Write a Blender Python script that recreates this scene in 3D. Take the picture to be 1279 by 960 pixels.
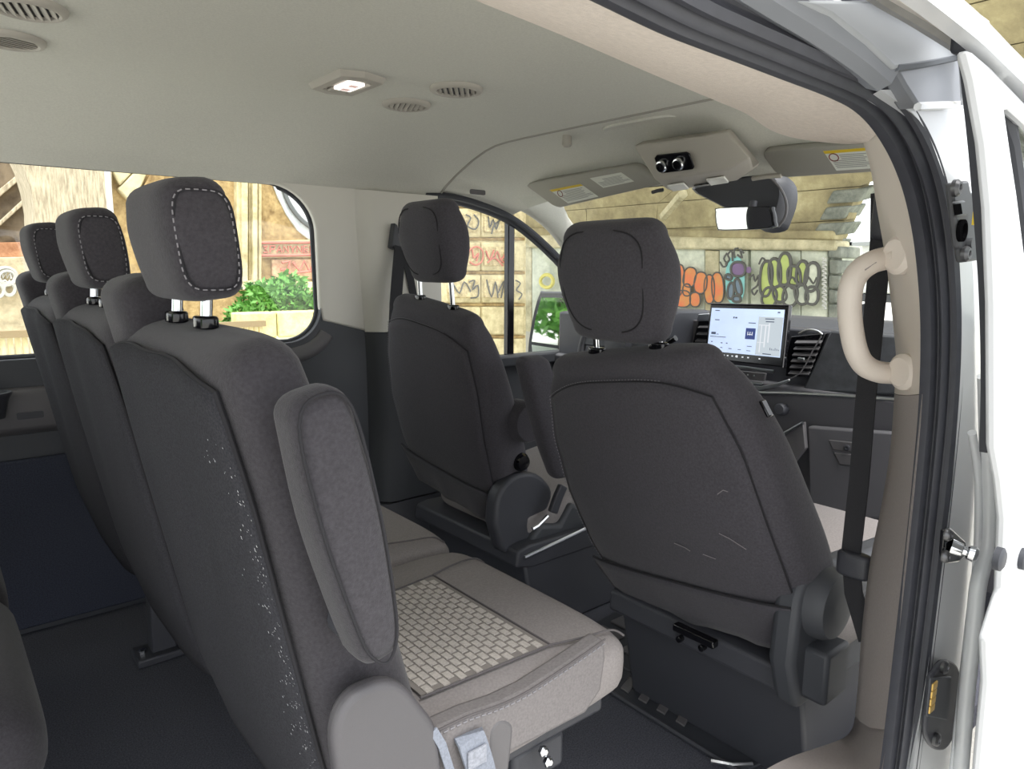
import bpy, bmesh, math, random
from mathutils import Vector as V, Matrix
random.seed(7)
sc = bpy.context.scene
for o in list(bpy.data.objects):
    bpy.data.objects.remove(o)
COL = sc.collection

# ------------------------------------------------------------------ camera
# world frame: x = towards the front of the van, y = towards its far (driver's) side, z = up, floor of the van at z 0
FPX, CX, CY, EYE = 887.0, 639.5, 480.0, V((0, 0, 1.02))
def _n(v): return v.normalized()
_l = _n(V(((-113-CX)/FPX, (331-CY)/FPX, 1)))
_f = V(((1710-CX)/FPX, (345-CY)/FPX, 1)); _f = _n(_f - _l*_f.dot(_l))
_u = _f.cross(_l)
if _u.y > 0: _u = -_u
RC = Matrix((_f, _l, _u))            # world <- camera (x right, y down, z forward)
cam_data = bpy.data.cameras.new('camera'); cam = bpy.data.objects.new('camera', cam_data); COL.objects.link(cam)
cam_data.sensor_width = 36; cam_data.sensor_fit = 'HORIZONTAL'; cam_data.lens = 36*FPX/1279
cam_data.clip_start = 0.02; cam_data.clip_end = 300
m3 = Matrix((RC.col[0], -RC.col[1], -RC.col[2])).transposed()
cam.matrix_world = Matrix.Translation(EYE) @ m3.to_4x4()
sc.camera = cam
def P(px, py, x=None, y=None, z=None):
    """point of a real plane of the van or street that is seen at this spot of the photograph"""
    d = RC @ V(((px-CX)/FPX, (py-CY)/FPX, 1))
    if x is not None: t = (x-EYE.x)/d.x
    elif y is not None: t = (y-EYE.y)/d.y
    else: t = (z-EYE.z)/d.z
    return EYE + d*t

# ------------------------------------------------------------------ sky, exposure
world = bpy.data.worlds.new('sky'); sc.world = world; world.use_nodes = True
wn = world.node_tree; bg = wn.nodes['Background']
bg.inputs[0].default_value = (0.93, 0.96, 1.0, 1); bg.inputs[1].default_value = 1.5
sc.view_settings.view_transform = 'Standard'; sc.view_settings.look = 'None'
sc.view_settings.gamma = 1; sc.view_settings.use_curve_mapping = False
sc.view_settings.exposure = 0.70
sun_d = bpy.data.lights.new('sun', 'SUN'); sun_d.energy = 3.4; sun_d.angle = math.radians(35); sun_d.color = (1, .97, .92)
sun = bpy.data.objects.new('sun', sun_d); COL.objects.link(sun)
sun.rotation_euler = V((0.08, 0.38, -0.92)).to_track_quat('-Z', 'Y').to_euler()
sun.location = (-8, -12, 9)

# ------------------------------------------------------------------ materials
MATS = {}
def srgb(r, g, b):
    f = lambda c: (c/255/12.92 if c/255 <= .04045 else ((c/255+.055)/1.055)**2.4)
    return (f(r), f(g), f(b), 1)
def mat(name, col, rough=.6, metal=0, spec=.5, noise=0, nscale=40, bump=0, bscale=200, col2=None, coat=0, emit=0, detail=3, sheen=0):
    if name in MATS: return MATS[name]
    m = bpy.data.materials.new(name); m.use_nodes = True; MATS[name] = m
    nt = m.node_tree; b = nt.nodes['Principled BSDF']
    b.inputs['Base Color'].default_value = col; b.inputs['Roughness'].default_value = rough
    b.inputs['Metallic'].default_value = metal; b.inputs['Specular IOR Level'].default_value = spec
    b.inputs['Coat Weight'].default_value = coat
    b.inputs['Sheen Weight'].default_value = sheen
    if emit:
        b.inputs['Base Color'].default_value = (.02, .02, .02, 1); b.inputs['Emission Color'].default_value = col; b.inputs['Emission Strength'].default_value = emit
    tc = nt.nodes.new('ShaderNodeTexCoord')
    if noise:
        n = nt.nodes.new('ShaderNodeTexNoise'); n.inputs['Scale'].default_value = nscale; n.inputs['Detail'].default_value = detail
        r = nt.nodes.new('ShaderNodeValToRGB'); r.color_ramp.elements[0].position = .3; r.color_ramp.elements[1].position = .7
        c2 = col2 if col2 else tuple(min(1, c*(1+noise)) for c in col[:3])+(1,)
        c1 = col if col2 else tuple(c*(1-noise) for c in col[:3])+(1,)
        r.color_ramp.elements[0].color = c1; r.color_ramp.elements[1].color = c2
        nt.links.new(tc.outputs['Object'], n.inputs['Vector']); nt.links.new(n.outputs['Fac'], r.inputs['Fac'])
        nt.links.new(r.outputs['Color'], b.inputs['Base Color'])
    if bump:
        n = nt.nodes.new('ShaderNodeTexNoise'); n.inputs['Scale'].default_value = bscale; n.inputs['Detail'].default_value = 2
        bp = nt.nodes.new('ShaderNodeBump'); bp.inputs['Strength'].default_value = bump; bp.inputs['Distance'].default_value = .002
        nt.links.new(tc.outputs['Object'], n.inputs['Vector']); nt.links.new(n.outputs['Fac'], bp.inputs['Height'])
        nt.links.new(bp.outputs['Normal'], b.inputs['Normal'])
    return m
def glass_mat(name, tint=(.97, .98, .97, 1), refl=.06):
    m = bpy.data.materials.new(name); m.use_nodes = True; nt = m.node_tree; nt.nodes.clear()
    o = nt.nodes.new('ShaderNodeOutputMaterial'); mx = nt.nodes.new('ShaderNodeMixShader')
    t = nt.nodes.new('ShaderNodeBsdfTransparent'); g = nt.nodes.new('ShaderNodeBsdfGlossy')
    t.inputs[0].default_value = tint; g.inputs['Roughness'].default_value = .02
    mx.inputs[0].default_value = refl
    nt.links.new(t.outputs[0], mx.inputs[1]); nt.links.new(g.outputs[0], mx.inputs[2]); nt.links.new(mx.outputs[0], o.inputs[0])
    return m
FAB_D = mat('dark_fabric', srgb(58, 56, 60), .95, spec=.2, noise=.18, nscale=260, bump=.35, bscale=700, sheen=.15)
FAB_F = mat('dark_front_fabric', srgb(68, 66, 71), .95, spec=.2, noise=.15, nscale=260, bump=.3, bscale=700, sheen=.12)
FAB_B = mat('coarse_back_fabric', srgb(54, 54, 58), .97, spec=.15, noise=.3, nscale=420, bump=.6, bscale=900)
FAB_G = mat('grey_seat_fabric', srgb(132, 127, 126), .95, spec=.2, noise=.1, nscale=300, bump=.3, bscale=800)
FAB_S = mat('dimmed_grey_fabric', srgb(116, 112, 112), .95, spec=.2, noise=.12, nscale=300, bump=.3, bscale=800)  # same grey seat cloth, darkened in colour against the sun on the skirt
FAB_W = mat('woven_grey_fabric', srgb(176, 170, 164), .95, spec=.2, noise=.15, nscale=300)
FAB_V = mat('woven_groove', srgb(128, 123, 119), .95, spec=.2)
SEAMG = mat('grey_seam', srgb(88, 84, 85), .95)
THREAD = mat('pale_thread', srgb(124, 122, 126), .9)
SEAM = mat('dark_seam', srgb(34, 33, 37), .95)
PL_B = mat('black_plastic', srgb(58, 59, 65), .5, bump=.25, bscale=900)
PL_G = mat('gloss_black_plastic', srgb(16, 16, 20), .15)
PL_D = mat('dark_grey_plastic', srgb(60, 62, 67), .55, bump=.25, bscale=900)
PL_M = mat('grey_plastic', srgb(92, 90, 92), .55, bump=.2, bscale=900)
PL_T = mat('taupe_trim', srgb(154, 146, 143), .65, noise=.06, nscale=300, bump=.2, bscale=900)
PL_I = mat('beige_trim', srgb(216, 206, 196), .55, bump=.12, bscale=900)
HEAD = mat('headliner_cloth', srgb(210, 209, 200), .95, spec=.2, noise=.05, nscale=220, bump=.4, bscale=600)
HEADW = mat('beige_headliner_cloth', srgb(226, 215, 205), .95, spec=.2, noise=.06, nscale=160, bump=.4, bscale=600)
ROOFP = mat('roof_fitting_plastic', srgb(176, 171, 162), .55, bump=.1, bscale=900)
TRIM_L = mat('light_trim_plastic', srgb(212, 209, 200), .6, bump=.1, bscale=900)
CARPET = mat('carpet', srgb(84, 85, 93), 1, spec=.1, noise=.35, nscale=300, bump=1, bscale=500)
RUB = mat('black_rubber', srgb(52, 54, 60), .6)
SEALM = mat('door_seal_rubber', srgb(58, 59, 66), .55, noise=.08, nscale=60)
PAINT = mat('white_paint', srgb(203, 205, 208), .3, coat=.5)
PAINT_SHADED = mat('shaded_white_paint', srgb(118, 121, 127), .4, noise=.06, nscale=8)  # white body paint with the shade of the door recess mixed into its colour
STEEL = mat('chrome', srgb(215, 217, 220), .12, metal=1)
ALU = mat('brushed_aluminium', srgb(200, 203, 207), .3, metal=1)
BRASS = mat('brass_contact', srgb(216, 178, 100), .35, metal=.6)
HOLE = mat('dark_hole', srgb(14, 14, 15), .95, spec=0)
DASHL = mat('lower_dash_plastic', srgb(92, 91, 95), .55, bump=.2, bscale=900)
GLASS = glass_mat('clear_glass', refl=.03); GLASS2 = glass_mat('door_glass', (.75, .78, .76, 1), .16)
MIRROR = mat('mirror_glass', srgb(225, 230, 230), .02, metal=1)
BELT = mat('belt_webbing', srgb(34, 34, 38), .8, bump=.4, bscale=600)
BELT_G = mat('grey_webbing', srgb(124, 129, 140), .8, noise=.15, nscale=400)

# ------------------------------------------------------------------ mesh helper
def PP(px, py, c, n):
    d = RC @ V(((px-CX)/FPX, (py-CY)/FPX, 1)); return EYE + d*((V(c)-EYE).dot(n)/d.dot(n))
class MB:
    def __init__(s): s.v = []; s.f = []
    def add(s, vs, fs):
        b = len(s.v); s.v += [V(p) for p in vs]; s.f += [tuple(i+b for i in f) for f in fs]; return s
    def box(s, c, sz, R=None):
        c = V(c); h = V(sz)/2; vs = []
        for x in (-1, 1):
            for y in (-1, 1):
                for z in (-1, 1):
                    p = V((x*h.x, y*h.y, z*h.z)); vs.append(c + (R @ p if R else p))
        return s.add(vs, [(0,1,3,2),(4,6,7,5),(0,4,5,1),(2,3,7,6),(0,2,6,4),(1,5,7,3)])
    def prism(s, pts, ext):
        n = len(pts); ext = V(ext); pts = [V(p) for p in pts]
        return s.add(pts + [p+ext for p in pts], [tuple(range(n))[::-1], tuple(range(n, 2*n))] + [(i, (i+1) % n, n+(i+1) % n, n+i) for i in range(n)])
    def loft(s, rings, cap=True, close=False):
        n = len(rings[0]); vs = [p for r in rings for p in r]; fs = []
        for k in range(len(rings)-1):
            for i in range(n):
                j = (i+1) % n; fs.append((k*n+i, k*n+j, (k+1)*n+j, (k+1)*n+i))
        if close:
            k = len(rings)-1
            for i in range(n):
                j = (i+1) % n; fs.append((k*n+i, k*n+j, j, i))
        elif cap:
            fs.append(tuple(range(n))[::-1]); k = (len(rings)-1)*n; fs.append(tuple(range(k, k+n)))
        return s.add(vs, fs)
    def sheet(s, rows, thick=None):
        """grid of points, open surface"""
        m = len(rows[0]); fs = []
        for k in range(len(rows)-1):
            for i in range(m-1):
                fs.append((k*m+i, k*m+i+1, (k+1)*m+i+1, (k+1)*m+i))
        s.add([p for r in rows for p in r], fs)
        return s
    def tube(s, path, r, n=8, closed=False):
        path = [V(p) for p in path]; L = len(path); rings = []
        ref = None
        for i, p in enumerate(path):
            if closed: t = path[(i+1) % L]-path[i-1]
            else: t = path[min(i+1, L-1)]-path[max(i-1, 0)]
            t = t.normalized() if t.length > 1e-9 else V((0, 0, 1))
            if ref is None: ref = t.orthogonal().normalized()
            ref = ref - t*ref.dot(t)
            ref = ref.normalized() if ref.length > 1e-6 else t.orthogonal().normalized()
            b = t.cross(ref); rr = r[i] if isinstance(r, (list, tuple)) else r
            rings.append([p + ref*(math.cos(a)*rr) + b*(math.sin(a)*rr) for a in [2*math.pi*k/n for k in range(n)]])
        return s.loft(rings, close=closed)
    def strap(s, path, side, w, t):
        path = [V(p) for p in path]; rings = []; L = len(path)
        for i, p in enumerate(path):
            tg = (path[min(i+1, L-1)]-path[max(i-1, 0)]).normalized(); sd = V(side); sd = (sd - tg*sd.dot(tg)).normalized(); nn = tg.cross(sd)
            rings.append([p+sd*w/2+nn*t/2, p-sd*w/2+nn*t/2, p-sd*w/2-nn*t/2, p+sd*w/2-nn*t/2])
        return s.loft(rings)
    def lathe(s, c, axis, prof, n=24):
        axis = V(axis).normalized(); a = axis.orthogonal().normalized(); b = axis.cross(a); c = V(c)
        rings = [[c + axis*h + (a*math.cos(2*math.pi*k/n)+b*math.sin(2*math.pi*k/n))*r for k in range(n)] for r, h in prof]
        return s.loft(rings)
    def pad(s, org, u, v, w, st, n=44, e=3.0, c0=.03, c1=.03, k=4, ev=None):
        """cushion: superellipse rings (t, cu, cv, hu, hv) smoothed along w, rounded ends"""
        org = V(org); u = V(u).normalized(); v = V(v).normalized(); w = V(w).normalized()
        ds = []
        for i in range(len(st)-1):
            p0, p1, p2, p3 = st[max(i-1, 0)], st[i], st[i+1], st[min(i+2, len(st)-1)]
            for j in range(k):
                t = j/k
                ds.append([.5*((2*b)+(-a+c)*t+(2*a-5*b+4*c-d)*t*t+(-a+3*b-3*c+d)*t**3) for a, b, c, d in zip(p0, p1, p2, p3)])
        ds.append(list(st[-1])); full = []
        for q in (6, 5, 4, 3, 2, 1):
            a = q/6*math.pi/2*.97; d = ds[0]; full.append((d[0]-c0*math.sin(a), d[1], d[2], d[3]-c0*(1-math.cos(a)), d[4]-min(c0, d[4]*.95)*(1-math.cos(a))))
        full += [tuple(d) for d in ds]
        for q in (1, 2, 3, 4, 5, 6):
            a = q/6*math.pi/2*.97; d = ds[-1]; full.append((d[0]+c1*math.sin(a), d[1], d[2], d[3]-c1*(1-math.cos(a)), d[4]-min(c1, d[4]*.95)*(1-math.cos(a))))
        rings = []
        for t, cu, cv, hu, hv in full:
            r = []
            for q in range(n):
                a = 2*math.pi*q/n; ca, sa = math.cos(a), math.sin(a)
                x = math.copysign(abs(ca)**(2/e), ca)*hu; y = math.copysign(abs(sa)**(2/e), sa)*hv
                r.append(org + u*(cu+x) + v*(cv+y) + w*t)
            rings.append(r)
        return s.loft(rings)
    def build(s, name, material, parent=None, smooth=40, bevel=0, seg=2, origin=None, kind=None):
        me = bpy.data.meshes.new(name)
        if parent is not None: org = V(parent['_o'])
        elif origin is not None: org = V(origin)
        else:
            xs = [p.x for p in s.v]; ys = [p.y for p in s.v]; zs = [p.z for p in s.v]
            org = V(((min(xs)+max(xs))/2, (min(ys)+max(ys))/2, min(zs)))
        me.from_pydata([tuple(p-org) for p in s.v], [], s.f); me.update()
        bm = bmesh.new(); bm.from_mesh(me); bmesh.ops.recalc_face_normals(bm, faces=bm.faces); bm.to_mesh(me); bm.free()
        me.materials.append(material)
        if smooth:
            me.shade_smooth(); me.set_sharp_from_angle(angle=math.radians(smooth))
        o = bpy.data.objects.new(name, me); COL.objects.link(o)
        if parent is not None:
            o.parent = parent
        else: o.location = org
        o['_o'] = tuple(org)
        if bevel:
            b = o.modifiers.new('bevel', 'BEVEL'); b.width = bevel; b.segments = seg; b.limit_method = 'ANGLE'; b.angle_limit = math.radians(35)
            b.harden_normals = False
        if kind: o['kind'] = kind
        return o
def plate(name, outer, holes, ext, material, parent=None, bevel=0, smooth=35, kind=None, origin=None):
    """flat outline with holes, given as 3-D loops, extruded by ext"""
    bm = bmesh.new(); edges = []
    for lp in [outer]+holes:
        vs = [bm.verts.new(V(p)) for p in lp]
        for i in range(len(vs)): edges.append(bm.edges.new((vs[i], vs[(i+1) % len(vs)])))
    bmesh.ops.triangle_fill(bm, use_beauty=True, use_dissolve=False, edges=edges)
    r = bmesh.ops.extrude_face_region(bm, geom=list(bm.faces))
    bmesh.ops.translate(bm, vec=V(ext), verts=[g for g in r['geom'] if isinstance(g, bmesh.types.BMVert)])
    bmesh.ops.recalc_face_normals(bm, faces=bm.faces)
    mb = MB(); bm.verts.index_update(); mb.v = [v.co.copy() for v in bm.verts]; mb.f = [tuple(v.index for v in f.verts) for f in bm.faces]; bm.free()
    return mb.build(name, material, parent, smooth=smooth, bevel=bevel, kind=kind, origin=origin)
def tag(o, label=None, cat=None, group=None):
    if label: o['label'] = label
    if cat: o['category'] = cat
    if group: o['group'] = group
    return o
def thing(name, label, cat, loc, group=None):
    o = bpy.data.objects.new(name, None); COL.objects.link(o); o.location = loc; o['_o'] = tuple(loc); o.empty_display_size = .05
    return tag(o, label, cat, group)
def structure(name, loc):
    o = bpy.data.objects.new(name, None); COL.objects.link(o); o.location = loc; o['_o'] = tuple(loc); o['kind'] = 'structure'; return o
def spline(pts, k=6, closed=False):
    pts = [V(p) for p in pts]; out = []; L = len(pts)
    for i in range(L if closed else L-1):
        if closed: p0, p1, p2, p3 = pts[i-1], pts[i], pts[(i+1) % L], pts[(i+2) % L]
        else: p0, p1, p2, p3 = pts[max(i-1, 0)], pts[i], pts[i+1], pts[min(i+2, L-1)]
        for j in range(k):
            t = j/k
            out.append(.5*((2*p1)+(p2-p0)*t+(2*p0-5*p1+4*p2-p3)*t*t+(-p0+3*p1-3*p2+p3)*t**3))
    if not closed: out.append(pts[-1])
    return out
def rrect(w, h, r, n=6):
    """rounded rectangle outline in 2-D, centred"""
    o = []
    for cx, cy, a0 in ((w/2-r, h/2-r, 0), (-w/2+r, h/2-r, 90), (-w/2+r, -h/2+r, 180), (w/2-r, -h/2+r, 270)):
        for i in range(n+1):
            a = math.radians(a0+90*i/n); o.append((cx+r*math.cos(a), cy+r*math.sin(a)))
    return o
def stitches(name, path, material, parent, r=.0011, dash=.0055, gap=.004):
    m = MB(); path = [V(p) for p in path]; acc = 0; cur = None
    lens = [0]
    for a, b in zip(path, path[1:]): lens.append(lens[-1]+(b-a).length)
    def at(s):
        for i in range(len(path)-1):
            if lens[i+1] >= s: return path[i].lerp(path[i+1], (s-lens[i])/max(1e-9, lens[i+1]-lens[i]))
        return path[-1]
    s = 0
    while s+dash < lens[-1]:
        m.tube([at(s), at(s+dash)], r, 5); s += dash+gap
    return m.build(name, material, parent, kind='stuff')
# ================================================================== STRUCTURE: the van shell
YW = 2.30                                            # far wall trim plane
def W(x, z, y=YW): return V((x, y, z))
# floor
fl = MB().box((.9, 1.45, -.03), (4.4, 1.95, .06)).build('floor', CARPET, kind='structure')
# far wall: upper light trim and lower dark trim around the long window
def arc(cx_, cz_, rx, rz, a0, a1, n=10):
    return [(cx_+rx*math.cos(math.radians(a0+(a1-a0)*i/n)), cz_+rz*math.sin(math.radians(a0+(a1-a0)*i/n))) for i in range(n+1)]
up = arc(.90, 1.14, .165, .15, 90, 0)                # upper front corner of the window
lowc = arc(.945, .885, .125, .113, 0, -90)           # lower front corner
wall = structure('wall_left', (0, YW, 0))
outl = [(-1.5, 1.36), (1.56, 1.36), (1.56, .79), (1.27, .79), (1.075, .842)] + [(1.068, .89)] + up[::-1] + [(-1.5, 1.29)]
plate('upper_trim', [W(*p) for p in outl], [], (0, .03, 0), TRIM_L, wall, bevel=.008)
outl = [(-1.5, .0), (1.56, .0), (1.56, .79), (1.27, .79), (1.075, .842), (1.07, .885)] + lowc + [(-1.5, .772)]
plate('lower_trim', [W(*p) for p in outl], [], (0, .03, 0), PL_D, wall, bevel=.008)
# light-coloured ledge under the window, cup holder shelf, lower carpeted panel
m = MB(); m.prism([W(-1.5, .700, 2.30), W(-1.5, .688, 2.275), W(-1.5, .640, 2.262), W(-1.5, .585, 2.27), W(-1.5, .565, 2.30)], (1.85, 0, 0))
m.build('arm_ledge', PL_M, wall, bevel=.008)
m = MB(); m.prism([W(-1.5, .02, 2.28), W(1.1, .02, 2.28), W(1.1, .36, 2.28), W(.8, .50, 2.28), W(-1.5, .505, 2.28)], (0, .02, 0))
m.build('carpeted_panel', mat('wall_carpet', srgb(58, 61, 72), 1, spec=.1, noise=.25, nscale=300), wall, bevel=.006)
m = MB(); m.prism([W(.21+dx, .625+dz, 2.258) for dx, dz in rrect(.06, .018, .004)], (0, .008, 0)); m.build('label_plate', PL_B, wall)
# swept cove below the window corner
cove = [(0.60, .700), (.86, .712), (1.0, .735), (1.06, .765), (1.09, .80)]
m = MB(); m.tube(spline([W(a, b, 2.31) for a, b in cove], 6), [.004]+[.03]*23+[.004], 10); m.build('cove', PL_M, wall)
# flat panel on the lower wall, its dark colour standing in for a shaded recess
m = MB(); m.prism([W(1.13+dx, .36+dz, 2.285) for dx, dz in rrect(.16, .30, .07)], (0, .014, 0)); m.build('dark_void_panel', RUB, wall)
# pillar behind the driver (light above, dark below), standing proud of the wall
pil = structure('trim_1', (1.40, 2.27, 0))
def pillar_ring(z, x0, x1, d): return [V((x0, 2.30, z)), V((x0+.02, 2.30-d*.5, z)), V((x0+.05, 2.30-d, z)), V((x1-.01, 2.30-d*.92, z)), V((x1, 2.30, z))]
m = MB().loft([pillar_ring(z, x0, 1.55, d) for z, x0, d in ((.795, 1.235, .05), (.95, 1.225, .045), (1.1, 1.215, .04), (1.2, 1.21, .035), (1.29, 1.21, .025))]); m.build('upper_pillar_cover', TRIM_L, pil, smooth=60)
m = MB().loft([pillar_ring(z, x0, 1.56, d) for z, x0, d in ((.165, 1.24, .075), (.3, 1.24, .075), (.5, 1.24, .07), (.7, 1.238, .06), (.793, 1.235, .052))]); m.build('lower_pillar_cover', PL_D, pil, smooth=60)
m = MB().loft([pillar_ring(z, x0, 1.7, d) for z, x0, d in ((.001, 1.2, .09), (.16, 1.22, .08))]); m.build('scuff_plate', PL_B, pil, smooth=60)
# window_1: the long side window
w1 = structure('window_1', (0, 2.335, .77))
wl = [(-1.5, 1.285)] + up + lowc + [(-1.5, .776)]
m = MB().prism([W(a, b, 2.335) for a, b in wl], (0, .006, 0)); m.build('pane', GLASS, w1)
sp_ = spline([W(a, b, 2.335) for a, b in wl], 3); m = MB().tube(sp_, [.003 if (p.z > 1.2 and p.x < .95) else .010 for p in sp_], 8); m.build('window_seal', RUB, w1)
# ceiling: one headliner skin in two sections
def zc(x):
    if x < 1.05: return 1.462
    if x < 1.57: return 1.462-.022*((x-1.05)/.52)**2
    t = min(1, (x-1.57)/.36); return 1.432-.03*t-.115*t*t
def ceil_pt(x, u):
    """u -1..1 across the roof"""
    yc, hw = 1.38, .93
    y = yc+hw*u; zt = zc(x); ze = 1.285 if x < 1.6 else 1.285-.06*(x-1.6)/.36
    g = 0; U_ = [(0, 1), (.45, .997), (.56, .985), (.62, .955), (.68, .885), (.76, .735), (.86, .49), (.94, .25), (1, 0)]
    for (a0, g0), (a1, g1) in zip(U_, U_[1:]):
        if abs(u) <= a1: g = g0+(g1-g0)*(abs(u)-a0)/(a1-a0); break
    return V((x, y, ze+(zt-ze)*g))
cl = structure('ceiling', (.3, 1.38, 1.29))
US = [math.sin(math.radians(-90+180*i/80)) for i in range(81)]
m = MB(); m.sheet([[ceil_pt(x, u) for u in US] for x in [-1.5, -.8, -.2, .2, .5, .8, 1.0, 1.1, 1.2, 1.3, 1.4, 1.5, 1.56]])
m.build('rear_headliner', HEAD, cl, smooth=60)
m = MB(); m.sheet([[ceil_pt(x, u)+V((0, 0, .012)) for u in US] for x in [1.55, 1.58, 1.62, 1.66, 1.7, 1.75, 1.8, 1.85, 1.9, 1.93]])
m.build('front_headliner', HEAD, cl, smooth=60)
m = MB(); m.tube([ceil_pt(1.56, u)+V((0, 0, .002)) for u in US[5:-2]], .006, 8); m.build('headliner_seam', mat('shaded_headliner_edge', srgb(158, 155, 147), .9), cl)  # seam coloured darker to draw the shadow line between the two sections
m = MB(); m.prism([V((0, 0, 0))+ceil_pt(1.645, .02)+V((dx*.5, dy, 0))+V((0, 0, .022-.008*0-.12*dx*.0)) for dx, dy in rrect(.16, .27, .07)], (0, 0, -.010)); 
ov = m.build('oval_recess_cover', HEAD, cl, bevel=.004)
m = MB().prism([V((-1.3, .36, 1.515)), V((.9, .36, 1.515)), V((1.9, .9, 1.515)), V((1.9, 2.2, 1.515)), V((1.5, 2.42, 1.515)), V((-1.3, 2.42, 1.515))], (0, 0, .03)); roof = m.build('roof_panel', PAINT, cl, bevel=.01)
for px_, py_, z_ in ((542, 187, 1.425), (708, 191, 1.385)):
    q = P(px_, py_, z=z_); MB().lathe(q+V((0, 0, .055)), (0, 0, -1), [(.001, 0), (.014, 0), (.016, .03), (.010, .037), (.001, .038)], 16).build('trim_clip', ROOFP, cl)
# body side above the sliding door, rolling over into the roof (behind the part of it in view)
MB().loft([[V((x, .36, 1.25)), V((x, .27, 1.26)), V((x, .26, 1.36)), V((x, .29, 1.48)), V((x, .37, 1.546)), V((x, .40, 1.52)), V((x, .33, 1.40))] for x in (-1.3, -.6, 0, .30)]).build('roof_side', PAINT, cl, smooth=60)
# bonnet ahead of the windscreen
hd = structure('trim_7', (3.1, 1.37, .3))
MB().loft([[V((x, .50+d, z-.5)), V((x, .46+d, z-.12)), V((x, .62+d, z)), V((x, 2.12-d, z)), V((x, 2.28-d, z-.12)), V((x, 2.24-d, z-.5))] for x, z, d in ((2.81, .77, 0), (3.1, .71, .02), (3.4, .60, .06), (3.6, .42, .14))]).build('bonnet_skin', PAINT, hd, smooth=60)
# front upper side trim over the driver's window down into the windscreen pillar
tp = structure('trim_2', (1.9, 2.28, 1.1))
top_line = [(500, 248), (545, 247), (600, 250), (645, 263), (680, 290), (700, 318)]
inn = [P(a, b, y=2.26) for a, b in [(515, 246), (560, 243), (610, 246), (655, 262), (688, 286), (715, 320), (760, 372), (850, 455)]]
out = [P(a, b, y=2.20) for a, b in [(512, 242), (562, 229), (622, 226), (670, 240), (700, 262), (722, 290), (775, 350), (865, 440)]]
inn = spline(inn, 5); out = spline(out, 5)
rows = []
for i, (a, b) in enumerate(zip(inn, out)):
    k = min(1, i/9); k = k*k*(3-2*k)
    g = max(0, 1-max(0, i-12)/10)
    r_ = [a+V((0, .03, 0)), a, a*.6+b*.4+V((0, -.012*k, .0)), b, b+V((.01*(1-g), -.05*g, .055*g)), b+V((.02*(1-g), -.06*g+.02*(1-g), .14*g)), b+V((0, .07, .14*g))]
    rows.append([a+V((0, .05, .03))*(1-k)+(p-a)*(.02+.98*k) for p in r_])
m = MB().loft(rows); m.build('pillar_cover', HEAD, tp, smooth=70)
q = P(596, 240, y=2.20); MB().prism([q+V((dx, -.006, dz)) for dx, dz in rrect(.07, .018, .006)], (0, .006, 0)).build('clip_cover', PL_M, tp)
# door_1: driver's door with its window
d1 = structure('door_1', (2.0, 2.32, 0))
dw_top = spline([W(a, b, 2.31) for a, b in [(1.50, 1.275), (1.6, 1.282), (1.75, 1.262), (1.92, 1.215), (2.08, 1.13), (2.25, 1.01), (2.42, .86), (2.55, .73)]], 5)
m = MB().prism([W(1.45, .66, 2.33), W(2.6, .66, 2.33)] + [p+V((0, .02, 0)) for p in dw_top[::-1]] + [W(1.45, 1.26, 2.33)], (0, .006, 0)); m.build('pane', GLASS, d1)
m = MB().tube(dw_top, .014, 8); m.tube([p+V((0, -.02, .012)) for p in dw_top], .013, 8); m.build('window_seal', RUB, d1)
m = MB().box((1.93, 2.325, .94), (.034, .03, .56)); m.build('division_bar', PL_G, d1, bevel=.004)
m = MB().box((2.05, 2.33, .33), (1.0, .08, .66)); m.box((2.05, 2.29, .64), (1.0, .05, .05)); m.build('door_panel', PL_D, d1, bevel=.01)
# window_2: windscreen
w2 = structure('window_2', (2.3, 1.38, .85))
wsr = []
for i in range(9):
    t = i/8; xx = 1.97+.80*t; zz = 1.30-.46*t; hw = .80+.10*t; row = []
    for j in range(13):
        u = -1+2*j/12; row.append(V((xx-.12*u*u, 1.38+hw*u, zz)))
    wsr.append(row)
MB().sheet(wsr).build('pane', GLASS, w2, smooth=60)
MB().tube([p+V((.01, 0, .012)) for p in wsr[0][2:-2]], .010, 8).build('top_seal', RUB, w2)
# windscreen pillars continue outside the pane (left is seen, right is behind the near trim)
tq = structure('trim_3', (1.9, .46, 1.1))
MB().tube([V((1.86, .53, 1.27)), V((2.3, .50, 1.05)), V((2.72, .46, .80))], [.035, .035, .04], 10).build('screen_pillar', TRIM_L, tq)
# header trim above the sliding door (warm beige, catches the daylight)
t4 = structure('trim_4', (.5, .5, 1.2))
inn = [(300, -130), (440, -62), (580, 0), (700, 48), (820, 99), (900, 132), (935, 147), (965, 167), (1000, 178), (1050, 183), (1078, 181)]
yi = [.62]*7+[.61, .58, .53, .48]
oute = [(480, -160), (620, -90), (760, -26), (815, 2), (880, 32), (945, 60), (985, 75), (1030, 92), (1064, 106), (1090, 126), (1104, 150)]
A = [P(a, b, y=c) for (a, b), c in zip(inn, yi)]; B = [P(a, b, y=.355) for a, b in oute]
A = spline(A, 4); B = spline(B, 4)
A = [A[0]+V((-1.5, 0, 0))]+A; B = [B[0]+V((-1.5, 0, 0))]+B
rows = []
for a, b in zip(A, B):
    rows.append([b+V((0, -.01, .02)), b, b.lerp(a, .35)+V((0, 0, -.006)), b.lerp(a, .7)+V((0, 0, -.004)), b.lerp(a, .92), a+V((0, .004, .006)), a+V((0, .0, .03)), a+V((0, -.03, .12)), b+V((0, .02, .18))])
MB().loft(rows).build('header_cover', HEADW, t4, smooth=60)
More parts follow.
